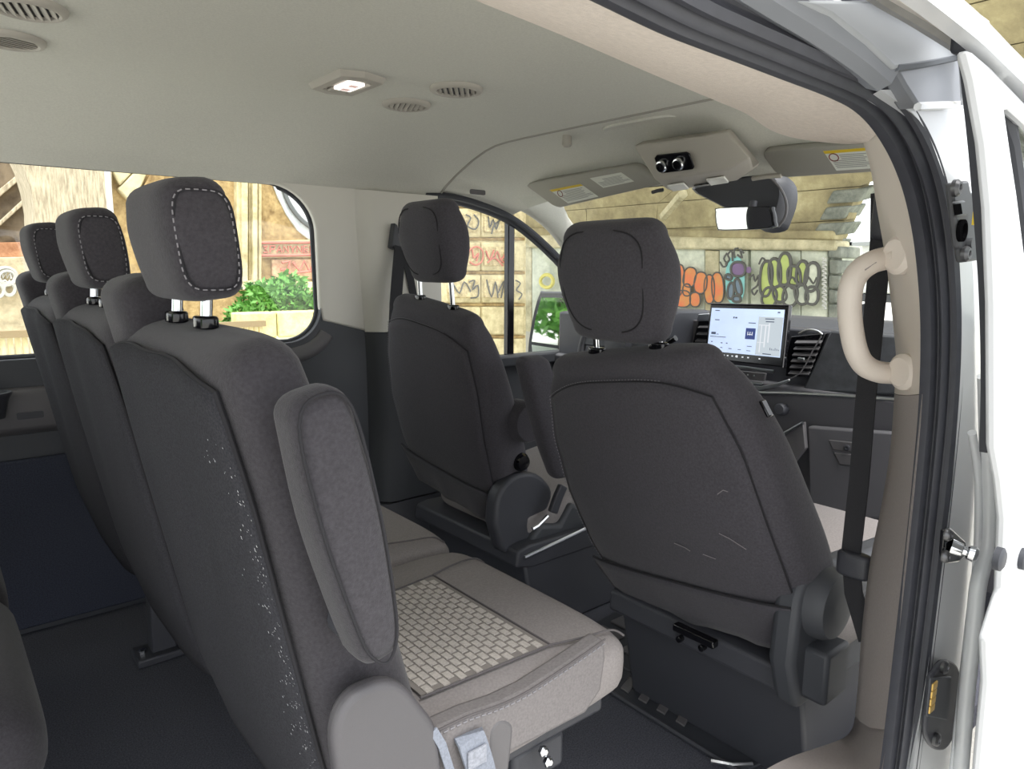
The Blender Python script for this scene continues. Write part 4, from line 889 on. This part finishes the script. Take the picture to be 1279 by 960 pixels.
MB().prism(spline([P(a, b, y=.305) for a, b in o], 3, closed=True), (0, -.007, 0)).build('plate', PL_B, cpn, bevel=.003)
ch_ = MB().prism([P(a, b, y=.297) for a, b in [(1159, 845), (1185, 843), (1180, 898), (1154, 893)]], (0, -.004, 0)).build('contact_carrier', PL_D, cpn, bevel=.002)
for k in range(4):
    c = P(1167-1.2*k, 856+9.4*k, y=.2925); MB().box(c, (.016, .003, .0095), Matrix.Rotation(.05, 3, 'Y')).build('contact', BRASS, cpn, bevel=.001)
for a, b in ((1177, 832), (1167, 922)): bolt(P(a, b, y=.298), cpn, .009)
# exterior mirror on the far side
em = thing('door_mirror', "large tow mirror outside the driver's window reflecting green trees", 'mirror', P(685, 440, y=2.62))
o = [(673, 369), (681, 366), (720, 367), (724, 380), (722, 440), (700, 462), (662, 462), (658, 440), (664, 400)]
A = spline([P(a, b, y=2.62) for a, b in o], 3, closed=True); ca = sum(A, V())/len(A)
# turn the head across the van so the glass looks back along the side
def tm(p): d = p-ca; return ca+V((d.x*.316, -d.x*.71, d.z))
A = [tm(p) for p in A]; fw = V((.91, .41, 0)); 
MB().loft([A, [ca.lerp(p, 1.04)+fw*.01 for p in A], [ca.lerp(p, 1.0)+fw*.06 for p in A], [ca.lerp(p, .6)+fw*.10 for p in A]]).build('shell', mat('mirror_shell', srgb(44, 46, 50), .5), em, smooth=50)
g1 = [p for p in [tm(P(a, b, y=2.62)) for a, b in [(676, 372), (718, 371), (716, 430), (663, 430), (668, 400)]]]
MB().prism([p-fw*.004 for p in g1], fw*.002).build('main_glass', MIRROR, em)
g2 = [tm(P(a, b, y=2.62)) for a, b in [(663, 434), (716, 434), (714, 446), (700, 458), (665, 458)]]
MB().prism([p-fw*.004 for p in g2], fw*.002).build('spot_glass', MIRROR, em)
MB().tube([ca+fw*.05, ca+fw*.05+V((.05, -.10, -.05)), V((2.42, 2.36, .72))], .03, 8).build('arm', mat('mirror_shell', srgb(44, 46, 50), .5), em)
# ================================================================== THE STREET UNDER THE BRIDGE
def stone(name, c1, c2, scale=6, detail=8, bump=.6, stretch=(1, 1, 1), rough=.95, c3=None):
    if name in MATS: return MATS[name]
    m = bpy.data.materials.new(name); m.use_nodes = True; MATS[name] = m; nt = m.node_tree; b = nt.nodes['Principled BSDF']
    b.inputs['Roughness'].default_value = rough; b.inputs['Specular IOR Level'].default_value = .2
    tc = nt.nodes.new('ShaderNodeTexCoord'); mp = nt.nodes.new('ShaderNodeMapping'); mp.inputs['Scale'].default_value = stretch
    n = nt.nodes.new('ShaderNodeTexNoise'); n.inputs['Scale'].default_value = scale; n.inputs['Detail'].default_value = detail; n.inputs['Roughness'].default_value = .7
    r = nt.nodes.new('ShaderNodeValToRGB'); r.color_ramp.elements[0].position = .32; r.color_ramp.elements[1].position = .68
    r.color_ramp.elements[0].color = c1; r.color_ramp.elements[1].color = c2
    if c3:
        e = r.color_ramp.elements.new(.55); e.color = c3
    bp = nt.nodes.new('ShaderNodeBump'); bp.inputs['Strength'].default_value = bump; bp.inputs['Distance'].default_value = .03
    nt.links.new(tc.outputs['Object'], mp.inputs['Vector']); nt.links.new(mp.outputs[0], n.inputs['Vector']); nt.links.new(n.outputs['Fac'], r.inputs['Fac'])
    nt.links.new(r.outputs['Color'], b.inputs['Base Color']); nt.links.new(n.outputs['Fac'], bp.inputs['Height']); nt.links.new(bp.outputs['Normal'], b.inputs['Normal'])
    return m
ST_Y = stone('yellow_stone', srgb(174, 160, 122), srgb(236, 224, 182), 5)
ST_R = stone('rough_grey_stone', srgb(140, 127, 107), srgb(226, 213, 186), 9, stretch=(5, 5, .6))
ST_B = stone('brown_stone', srgb(131, 107, 72), srgb(208, 181, 130), 7)
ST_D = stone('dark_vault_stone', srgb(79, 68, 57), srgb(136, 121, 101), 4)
CONC = stone('grey_green_concrete', srgb(164, 171, 156), srgb(223, 226, 207), 2.2, c3=srgb(204, 208, 189))
CONC_Y = stone('stained_yellow_concrete', srgb(158, 151, 122), srgb(216, 208, 174), 3)
VLT = stone('brown_vault_concrete', srgb(124, 115, 90), srgb(194, 185, 148), 1.1, c3=srgb(166, 156, 120))
ST_E = stone('grey_edge_stone', srgb(96, 101, 94), srgb(146, 149, 138), 4)
ASPH = stone('pale_pavement', srgb(190, 188, 182), srgb(212, 210, 202), 14)
RED = mat('red_spray', srgb(198, 122, 106), .8, noise=.15, nscale=6); INK = mat('dark_spray', srgb(92, 92, 88), .8); ORG = mat('orange_spray', srgb(222, 120, 84), .8, noise=.18, nscale=4, col2=srgb(206, 150, 90))
CYA = mat('cyan_spray', srgb(140, 200, 196), .8, noise=.1, nscale=4); PUR = mat('purple_spray', srgb(126, 104, 138), .8); GRN = mat('green_spray', srgb(178, 192, 116), .8, noise=.15, nscale=3); BLU = mat('blue_grey_spray', srgb(120, 136, 150), .8); WSP = mat('white_spray', srgb(200, 200, 194), .8)
gd = MB().box((8, 10, -.70), (90, 90, .1)).build('ground', ASPH, kind='structure')
YF = 9.0
def F(px, py, y=YF): return P(px, py, y=y)
def slab(name, px, y, material, parent, t=.25, bevel=.01, front=0):
    return MB().prism([F(a, b, y-front) for a, b in px], (0, t+front, 0)).build(name, material, parent, bevel=bevel)
fw_ = thing('bridge_pier_wall', 'weathered stone bridge wall with dark arch and mouldings seen through the long side window', 'wall', F(200, 470))
slab('pier_face', [(44, 480), (44, 290), (43, 262), (38, 234), (30, 207), (18, 180), (0, 150), (140, 130), (140, 480)], YF, ST_R, fw_, t=.9)
slab('wall_face', [(139, 480), (139, 130), (430, 130), (430, 480)], YF+.15, ST_B, fw_, t=.6)
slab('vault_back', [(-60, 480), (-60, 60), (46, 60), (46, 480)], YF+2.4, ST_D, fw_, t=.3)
slab('rust_band', [(-60, 322), (-60, 303), (60, 302), (60, 320)], YF+2.38, stone('rust_stone', srgb(154, 106, 79), srgb(215, 164, 127), 6), fw_, t=.05)
slab('pale_base', [(-60, 480), (-60, 322), (60, 320), (60, 480)], YF+2.36, stone('pale_base_stone', srgb(164, 154, 131), srgb(234, 219, 186), 5), fw_, t=.05)
for a in ([(-20, 262), (-20, 252), (36, 206), (40, 212)], [(-20, 300), (-20, 294), (36, 242), (38, 248)]): slab('vault_rib', a, YF+2.3, ST_R, fw_, t=.12)
m = MB()
for c_, r_ in (((7, 345), 14), ((9, 346), 10)): m.tube([F(c_[0]+r_*math.cos(a), c_[1]+r_*.8*math.sin(a), YF+2.3) for a in [k*math.pi/8 for k in range(16)]], .025, 5, closed=True)
for c_, r_ in (((12, 361), 7), ((-2, 363), 7)): m.tube([F(c_[0]+r_*math.cos(a), c_[1]+r_*1.1*math.sin(a), YF+2.3) for a in [k*math.pi/8 for k in range(16)]], .025, 5, closed=True)
for pts in ([(0, 343), (3, 339), (4, 347), (8, 340), (9, 347), (13, 341), (14, 348)], [(2, 352), (6, 350), (10, 353), (13, 350)]): m.tube([F(a, b, YF+2.3) for a, b in pts], .018, 5)
m.build('white_tag', WSP, fw_)
# sloping pale courses beyond the lamp post
for k, q in enumerate(([(140, 214), (150, 206), (172, 208), (150, 232)], [(147, 236), (173, 210), (186, 212), (168, 252), (160, 250)], [(168, 254), (190, 214), (206, 216), (206, 262)])): slab('sloping_stone', q, YF+.05, (ST_Y, ST_Y, ST_B)[k], fw_, t=.12, bevel=.02)
# pilaster mouldings
for x0, x1, f in ((296, 301, .06), (302, 310, .12), (311, 315, .05), (316, 322, .14), (323, 327, .07)): slab('pilaster_fillet', [(x0, 352), (x0, 180), (x1, 180), (x1, 352)], YF+.1, ST_Y, fw_, t=.1, front=f)
slab('base_moulding', [(292, 362), (292, 350), (400, 352), (400, 364)], YF+.1, ST_Y, fw_, t=.1, front=.1)
o = [(340, 228), (352, 225), (400, 222), (402, 300), (386, 299), (372, 288), (358, 268), (347, 246)]
slab('pale_patch', o, YF+.12, stone('pale_grey_render', srgb(193, 199, 204), srgb(246, 249, 249), 5), fw_, t=.06)
MB().tube(spline([F(a, b, YF+.09) for a, b in [(352, 228), (360, 252), (376, 274), (398, 290)]], 4), .03, 6).build('cable', mat('cable_grey', srgb(110, 114, 116), .7), fw_)
slab('name_panel', [(323, 322), (323, 301), (400, 299), (400, 321)], YF+.1, ST_Y, fw_, t=.08, front=.02)
m = MB()
for p0, p1 in (((325, 303), (400, 302)), ((325, 319), (400, 318)), ((325, 303), (325, 319))): m.tube([F(*p0, YF+.06), F(*p1, YF+.06)], .02, 5)
x = 329
for g in ([(0, 4), (5, 3), (2, 7), (6, 11), (0, 11)], [(0, 11), (0, 3), (6, 3), (5, 7), (1, 7)], [(0, 11), (3, 3), (6, 11), (5, 8), (1, 8)], [(0, 11), (0, 3), (6, 11), (6, 3)], [(0, 3), (3, 8), (6, 3), (3, 8), (3, 11)], [(0, 11), (0, 3), (6, 11), (6, 3)], [(0, 3), (6, 3), (0, 3), (0, 11), (6, 11), (0, 7), (5, 7)], [(0, 3), (0, 11), (6, 11)]):
    m.tube([F(x+a, 304+b, YF+.06) for a, b in g], .012, 5); x += 8.4
for pts in ([(352, 328), (362, 326), (360, 337), (350, 336)], [(366, 327), (374, 338), (380, 326), (386, 338), (394, 328)], [(348, 342), (392, 338)]): m.tube([F(a, b, YF+.06) for a, b in pts], .018, 5)
m.build('red_lettering', RED, fw_)
slab('stained_band', [(340, 349), (340, 324), (400, 323), (400, 348)], YF+.11, stone('reddish_stone', srgb(184, 136, 110), srgb(243, 215, 175), 9), fw_, t=.04)
# rusticated pillar beside the driver's window
rp_ = thing('rusticated_pillar', "pale stone pillar of framed rusticated blocks with scrawled tags outside the driver's window", 'pillar', F(620, 480))
slab('core', [(556, 500), (556, 170), (657, 170), (657, 500)], YF+.1, ST_Y, rp_, t=1.2)
rowsz = [(216, 255), (260, 296), (302, 338), (343, 378), (383, 418), (423, 460)]
RUST = stone('picked_stone', srgb(164, 145, 106), srgb(249, 232, 184), 24, bump=1)
for ri, (t0, t1) in enumerate(rowsz):
    for (c0, c1) in ((557, 601), (602.5, 642), (643, 655.5)):
        bl = slab('block', [(c0, t1), (c0, t0), (c1, t0), (c1, t1)], YF+.1, ST_Y, rp_, t=.1, bevel=.03, front=.08)
        if ri < 4 and c1-c0 > 20: slab('picked_face', [(c0+3, t1-6), (c0+3, t0+6), (c1-3, t0+6), (c1-3, t1-6)], YF+.02, RUST, bl, t=.02, bevel=.02, front=.04)
    slab('joint_course', [(556, t1+4.3), (556, t1+.6), (656, t1+.6), (656, t1+4.3)], YF+.1, ST_B, rp_, t=.1, front=.02)
m = MB()
for pts in ([(584, 318), (588, 311), (596, 308), (603, 314), (602, 326), (594, 331), (587, 327)], [(590, 312), (592, 322), (598, 316), (595, 326)], [(607, 313), (612, 324), (617, 312)], [(618, 322), (621, 314), (626, 324), (632, 316), (630, 328), (624, 322)], [(609, 328), (618, 322), (628, 332)]): m.tube(spline([F(a, b, YF-.04) for a, b in pts], 3), .014, 5)
m.build('red_tag', RED, rp_)
m = MB()
for pts in ([(608, 349), (614, 371), (619, 352), (622, 372)], [(622, 366), (630, 350), (626, 372)], [(633, 349), (640, 360), (634, 371), (631, 357)], [(644, 350), (650, 354), (645, 362), (652, 367), (648, 374)], [(566, 354), (574, 366), (580, 352), (588, 364)], [(586, 352), (593, 350), (590, 362), (597, 356), (597, 370), (588, 372)], [(582, 268), (588, 272), (584, 282), (594, 286), (598, 276), (592, 268)], [(610, 270), (612, 284), (616, 274), (620, 286), (624, 272)], [(614, 292), (618, 280), (630, 274), (634, 288)]): m.tube(spline([F(a, b, YF-.04) for a, b in pts], 3), .012, 5)
m.build('dark_tag', INK, rp_)
# graffiti wall ahead, seen through the windscreen
XW = 13.0
def G(px, py, dx=0): return P(px, py, x=XW-dx)
gw = thing('graffiti_wall', 'grey concrete abutment wall with orange, cyan and green graffiti seen through the windscreen', 'wall', G(860, 420))
def gslab(name, px, material, t=.3, front=0, bevel=.02, parent=None): return MB().prism([G(a, b, front) for a, b in px], (t+front, 0, 0)).build(name, material, parent or gw, bevel=bevel)
gslab('wall_core', [(640, 470), (640, 250), (700, 300), (1052, 306), (1052, 470)], CONC, t=.8, bevel=0)
pxs = [640, 664, 702, 762, 800, 836, 839, 880, 898, 934, 937, 1000, 1034]
for a, b in zip(pxs, pxs[1:]):
    if b-a < 4: continue
    top = 312 if b > 895 else (304 if a > 830 else 308)
    gslab('panel', [(a+.4, 470), (a+.4, top), (b-.4, top+1), (b-.4, 470)], CONC if not (880 <= a < 898 or a < 660) else CONC_Y, t=.1, front=.10+.04*((a*7) % 3)/3)
gslab('top_ledge', [(640, 309), (640, 296), (700, 292), (1045, 300), (1045, 313)], CONC_Y, t=.3, front=.24, bevel=.05)
gslab('ledge_step', [(640, 296), (640, 284), (1040, 288), (1040, 300)], VLT, t=.3, front=.14, bevel=.04)
for k, (a, b, c, d) in enumerate(((1034, 1050, 306, 322), (1035, 1047, 323, 342), (1034, 1049, 343, 360), (1034, 1045, 361, 378), (1034, 1047, 379, 402))):
    gslab('quoin', [(a, d), (a, c), (b, c+2), (b-1, d)], ST_E, t=.6, front=.2, bevel=.03)
def ell(cx_, cy_, rx, ry, rot=0, n=22):
    o = []
    for k in range(n):
        a = 2*math.pi*k/n; x = math.copysign(abs(math.cos(a))**.8, math.cos(a))*rx; y = math.copysign(abs(math.sin(a))**.8, math.sin(a))*ry
        o.append((cx_+x*math.cos(rot)-y*math.sin(rot), cy_+x*math.sin(rot)+y*math.cos(rot)))
    return o
gl_n = [0]
def blob(cx_, cy_, rx, ry, material, rot=0, line=INK, lw=.017):
    gl_n[0] += 1; d = .27+.0016*gl_n[0]; pts = ell(cx_, cy_, rx, ry, rot)
    l = MB().prism([G(a, b, d) for a, b in pts], (.01, 0, 0)).build('letter_fill', material, gw)
    if line: MB().tube([G(a, b, d) for a, b in pts], lw, 5, closed=True).build('letter_outline', line, l)
for e in ((847.5, 350, 7, 20, ORG, .08), (861.5, 346, 8, 12.5, ORG, .2), (852.5, 373, 10.5, 10.5, ORG, 0), (857.8, 362, 5, 7.5, ORG, 0), (886, 361, 6.5, 18, ORG, 0), (896.5, 359, 7.5, 19, ORG, -.05), (875, 353, 8, 13.5, ORG, .1), (868.2, 374, 6.5, 9, ORG, 0)): blob(*e)
blob(918, 350, 12, 30, CYA, 0, None); blob(922, 336, 9, 9, PUR, 0, INK, .03); blob(935, 337, 3.2, 4, PUR, 0, None)
for e in ((913, 363, 4, 10, BLU, .1), (922, 358, 4, 10, BLU, -.2), (920, 373, 5, 4, BLU, 0), (910, 346, 4, 3, BLU, .4)): blob(*e, INK, .03)
for e in ((957, 348, 7.5, 22, GRN, .06), (968, 341, 7.5, 18, GRN, -.05), (980, 336, 8, 20, GRN, .05), (992, 346, 8, 14, GRN, -.1), (1002, 341, 7, 15, GRN, .08), (1014, 346, 8.5, 18, CONC, .15)): blob(*e, INK, .035)
for e in ((961, 371, 9, 12, GRN, .2), (974, 367, 8, 10, GRN, -.3), (987, 369, 9, 13, CONC, .2), (1001, 367, 8, 13, CONC, -.2), (1014, 369, 8, 11, CONC, .1)): blob(*e, INK, .03)
m = MB()
for pts in ([(899, 327), (903, 333), (908, 330), (904, 323), (908, 316)], [(906, 330), (911, 324), (909, 318), (914, 313), (915, 326)], [(918, 322), (917, 312), (922, 310)], [(921, 318), (927, 322), (924, 311), (929, 316)], [(936, 347), (941, 343), (943, 351), (948, 343), (946, 356), (939, 362), (942, 368), (946, 362)], [(948, 330), (952, 322), (957, 326)], [(985, 350), (990, 346), (994, 352)], [(1005, 352), (1010, 346), (1016, 354), (1020, 346)]): m.tube(spline([G(a, b, .30) for a, b in pts], 3), .02, 5)
m.build('black_tag', INK, gw)
m = MB()
for k in range(12): y_ = 322+k*5.4; m.tube([G(1027, y_, .3), G(1031, y_+2, .3), G(1027.5, y_+4, .3), G(1032, y_+3.4, .3)], .02, 5)
m.build('pale_column_writing', WSP, gw)
m = MB().tube([G(683+8*math.cos(a), 351+8*math.sin(a), .3) for a in [k*math.pi/8 for k in range(16)]], .05, 5, closed=True); m.build('yellow_ring', mat('yellow_spray', srgb(214, 204, 96), .8), gw)
# vault over the street: joined concrete slabs, springing from the graffiti wall
vt_ = thing('bridge_vault', 'brown stained concrete bridge vault of large slabs above the van and the graffiti wall', 'vault', (6, 6, 1.4))
def vp(a, y): return V((3.6+9.5*math.cos(a), y, 1.38+5.2*math.sin(a)))
def ye(a):
    d = math.degrees(a); T_ = [(-20, 6.6), (0, 6.5), (14, 5.85), (17, 4.7), (20.5, 3.1), (40, 2.2), (80, -4)]
    for (d0, y0), (d1, y1) in zip(T_, T_[1:]):
        if d <= d1: return y0+(y1-y0)*(d-d0)/(d1-d0)
    return -4
NA = 12; amax = math.radians(75)
for i in range(NA):
    a0, a1 = amax*i/NA+.001, amax*(i+1)/NA-.001
    for j in range(5):
        f0, f1 = j/5, (j+1)/5
        pt = lambda a, f: vp(a, ye(a)+(17-ye(a))*f)
        c = [pt(a0, f0), pt(a1, f0), pt(a1, f1), pt(a0, f1)]
        n_ = (c[1]-c[0]).cross(c[3]-c[0]).normalized(); am = (a0+a1)/2
        outw = V((math.cos(am), 0, math.sin(am))); ins = .012
        ctr_ = sum(c, V())/4; c = [ctr_.lerp(p, .996) for p in c]
        MB().prism([p+outw*random.uniform(-.02, .02) for p in c], outw*.35).build('vault_slab', VLT, vt_, smooth=0)
for i in range(24):
    a0, a1 = amax*i/24, amax*(i+1)/24; y0, y1 = ye(a0), ye(a1)
    k = random.uniform(-.08, .12)
    if 13 < math.degrees(a1) and math.degrees(a0) < 23: continue
    q = [vp(a0+.006, y0-.05-k), vp(a1-.006, y1-.05-k), vp(a1-.006, y1+.45), vp(a0+.006, y0+.45)]; am = (a0+a1)/2; ow = V((math.cos(am), 0, math.sin(am)))
    MB().prism([p-ow*.12 for p in q], ow*.7).build('edge_stone', ST_E, vt_, bevel=.04)
rows = []
for i in range(26):
    a_ = amax*(i-1)/24; o_ = V((math.cos(a_), 0, math.sin(a_)))
    rows.append([vp(a_, ye(a_)+.1)+o_*.12, vp(a_, 17)+o_*.12, vp(a_, 17)+o_*.6, vp(a_, ye(a_)+.1)+o_*.6])
MB().loft(rows).build('vault_backing', VLT, vt_)
for a_, b_ in (((829, 270), (853, 242)),):
    p0, p1 = P(a_[0], a_[1], x=12.4), P(b_[0], b_[1], x=11.6)
    MB().tube([p0, p1], .10, 6).build('pale_rib', CONC_Y, vt_)
# street furniture seen through the windows
lpst = thing('lamp_post', 'slim white lamp post in front of the stone pier', 'lamp post', F(140, 470, 6.5)*1.0)
b_ = F(137, 250, 6.5); MB().tube([V((b_.x, 6.5, -.65)), V((b_.x, 6.5, 3.6))], .022, 8).build('pole', mat('white_pole', srgb(225, 226, 226), .5), lpst)
MB().lathe((b_.x, 6.5, -.65), (0, 0, 1), [(.07, 0), (.07, .1), (.03, .14)], 14).build('base', mat('white_pole', srgb(225, 226, 226), .5), lpst)
fe = thing('railing', 'pale timber railing of upright boards at the foot of the pier', 'railing', V((1.2, 6.2, -.65)))
BRD = stone('pale_boards', srgb(226, 202, 147), srgb(250, 243, 199), 5, stretch=(3, 3, .5)); YG = 6.2
xa, xb = F(-30, 420, YG).x, F(330, 420, YG).x; n_ = 46
for k in range(n_):
    x0 = xa+(xb-xa)*k/n_; w_ = (xb-xa)/n_-.014
    MB().box((x0+w_/2, YG, -.65+(1.17)/2), (w_, .03, 1.17+.02*random.random())).build('board', BRD, fe)
MB().box(((xa+xb)/2, YG-.03, .54), (xb-xa, .06, .05)).build('top_rail', mat('rail_brown', srgb(150, 132, 100), .8), fe)
MB().box(((xa+xb)/2, YG+.03, -.3), (xb-xa, .04, .08)).build('bottom_rail', mat('rail_brown', srgb(150, 132, 100), .8), fe)
lw_ = thing('low_wall', 'low yellowish concrete wall below the green shrub', 'wall', V((3.2, 6.6, -.65)))
xa, xb = F(292, 400, 6.6).x, F(470, 400, 6.6).x; zt = F(340, 389, 6.6).z; zb = F(340, 414, 6.6).z
LWM = stone('low_wall_concrete', srgb(186, 173, 118), srgb(250, 241, 181), 6)
nn = 4
for k in range(nn): MB().box((xa+(xb-xa)*(k+.5)/nn, 6.6, (zb-.05+zt)/2), ((xb-xa)/nn-.01, .2, zt-zb+.05)).build('coping_block', LWM, lw_, bevel=.015)
MB().box(((xa+xb)/2, 6.6, (zb-.65)/2-.02), (xb-xa, .16, zb+.62)).build('white_base', mat('white_wash', srgb(226, 226, 214), .8), lw_)
sh = thing('shrub', 'bright green leafy shrub behind the low wall', 'shrub', V((3.3, 7.4, -.65)))
LEAF = mat('shrub_leaf', srgb(70, 128, 48), .6, noise=.35, nscale=3, col2=srgb(122, 178, 84))
m = MB(); rnd = random.Random(5); c0 = F(352, 372, 7.4)
def leaf(m, p, s, rnd):
    d = V((rnd.uniform(-1, 1), rnd.uniform(-1, 1), rnd.uniform(-.3, 1))).normalized(); e = d.orthogonal().normalized(); e = Matrix.Rotation(rnd.uniform(0, 6.3), 3, d) @ e
    m.add([p, p+d*s*.5+e*s*.22, p+d*s, p+d*s*.5-e*s*.22], [(0, 1, 2, 3)])
for k in range(3600):
    a = rnd.uniform(0, 6.283); r = rnd.random()**.5; h = rnd.random()
    x_ = (rnd.uniform(-1, 1)); p = V((c0.x+x_*.52, 7.4+rnd.uniform(-.3, .3), F(350, 392, 7.4).z-.25+(.62-.34*abs(x_)**1.6+.06*math.sin(x_*9))*h**.7)); leaf(m, p, rnd.uniform(.05, .11), rnd)
m.build('foliage', LEAF, sh, kind='stuff', smooth=0)
m = MB()
for k in range(9): x_ = rnd.uniform(-.4, .4); m.tube([V((c0.x+x_*.3, 7.4, -.65)), V((c0.x+x_*.7, 7.4, -.1)), V((c0.x+x_, 7.4, .3))], .012, 5)
m.build('stems', mat('stem_brown', srgb(96, 80, 56), .9), sh)
# trees behind the van, caught by the tow mirror
def tree(x, y, h, r, label, seed):
    t = thing('tree', label, 'tree', V((x, y, -.65))); rnd = random.Random(seed); m = MB()
    for k in range(2600):
        d = V((rnd.gauss(0, 1), rnd.gauss(0, 1), rnd.gauss(0, 1))).normalized()*(rnd.random()**.33); p = V((x, y, h*.38))+V((d.x*r, d.y*r, d.z*h*.5)); leaf(m, p, rnd.uniform(.22, .42), rnd)
    m.build('foliage', LEAF, t, kind='stuff', smooth=0); MB().tube([V((x, y, -.65)), V((x+.1, y, h*.6))], [.16, .09], 8).build('trunk', mat('bark', srgb(92, 78, 62), .95), t)
tree(-9, 2.1, 4.2, 1.6, 'broad green tree behind the van, seen only in the tow mirror', 1)
tree(-15, 3.4, 5.0, 1.8, 'second green tree farther behind the van', 2)
# white box truck in the daylight past the wall end
XT = 19.0
def Tt(px, py, dx=0): return P(px, py, x=XT+dx)
tk = thing('box_truck', 'white box truck parked in daylight beyond the end of the graffiti wall', 'truck', Tt(1090, 395))
p0, p1 = Tt(1060, 302), Tt(1150, 372); zb_ = Tt(1080, 366).z
MB().box(((XT+2), (p0.y+p1.y)/2, (p0.z+zb_)/2), (4, abs(p0.y-p1.y), p0.z-zb_)).build('cargo_box', PAINT, tk, bevel=.04)
MB().box((XT-.03, (p0.y+p1.y)/2, p0.z-.06), (.05, abs(p0.y-p1.y), .10)).build('top_rail', mat('truck_trim', srgb(150, 154, 158), .5), tk)
MB().box((XT-.03, p0.y-.06, (p0.z+zb_)/2), (.05, .10, p0.z-zb_)).build('corner_post', mat('truck_trim', srgb(150, 154, 158), .5), tk)
zg = -.65
MB().box((XT+2, (p0.y+p1.y)/2, zb_-.12), (4, abs(p0.y-p1.y)*.8, .2)).build('chassis', PL_B, tk)
for yy in (p0.y-.35, p1.y+.35):
    for xx in (XT+.7, XT+3.3): MB().lathe((xx, yy-.15, zg+.42), (0, 1, 0), [(.2, 0), (.42, .02), (.42, .28), (.2, .3)], 24).build('wheel', RUB, tk)
gr = MB().box((20, P(1085, 392, x=15).y-1.5, -.62), (9, 5, .08)).build('grass_verge', mat('grass', srgb(150, 160, 84), .95, noise=.3, nscale=3), kind='structure')
gr.name = 'ground_verge'
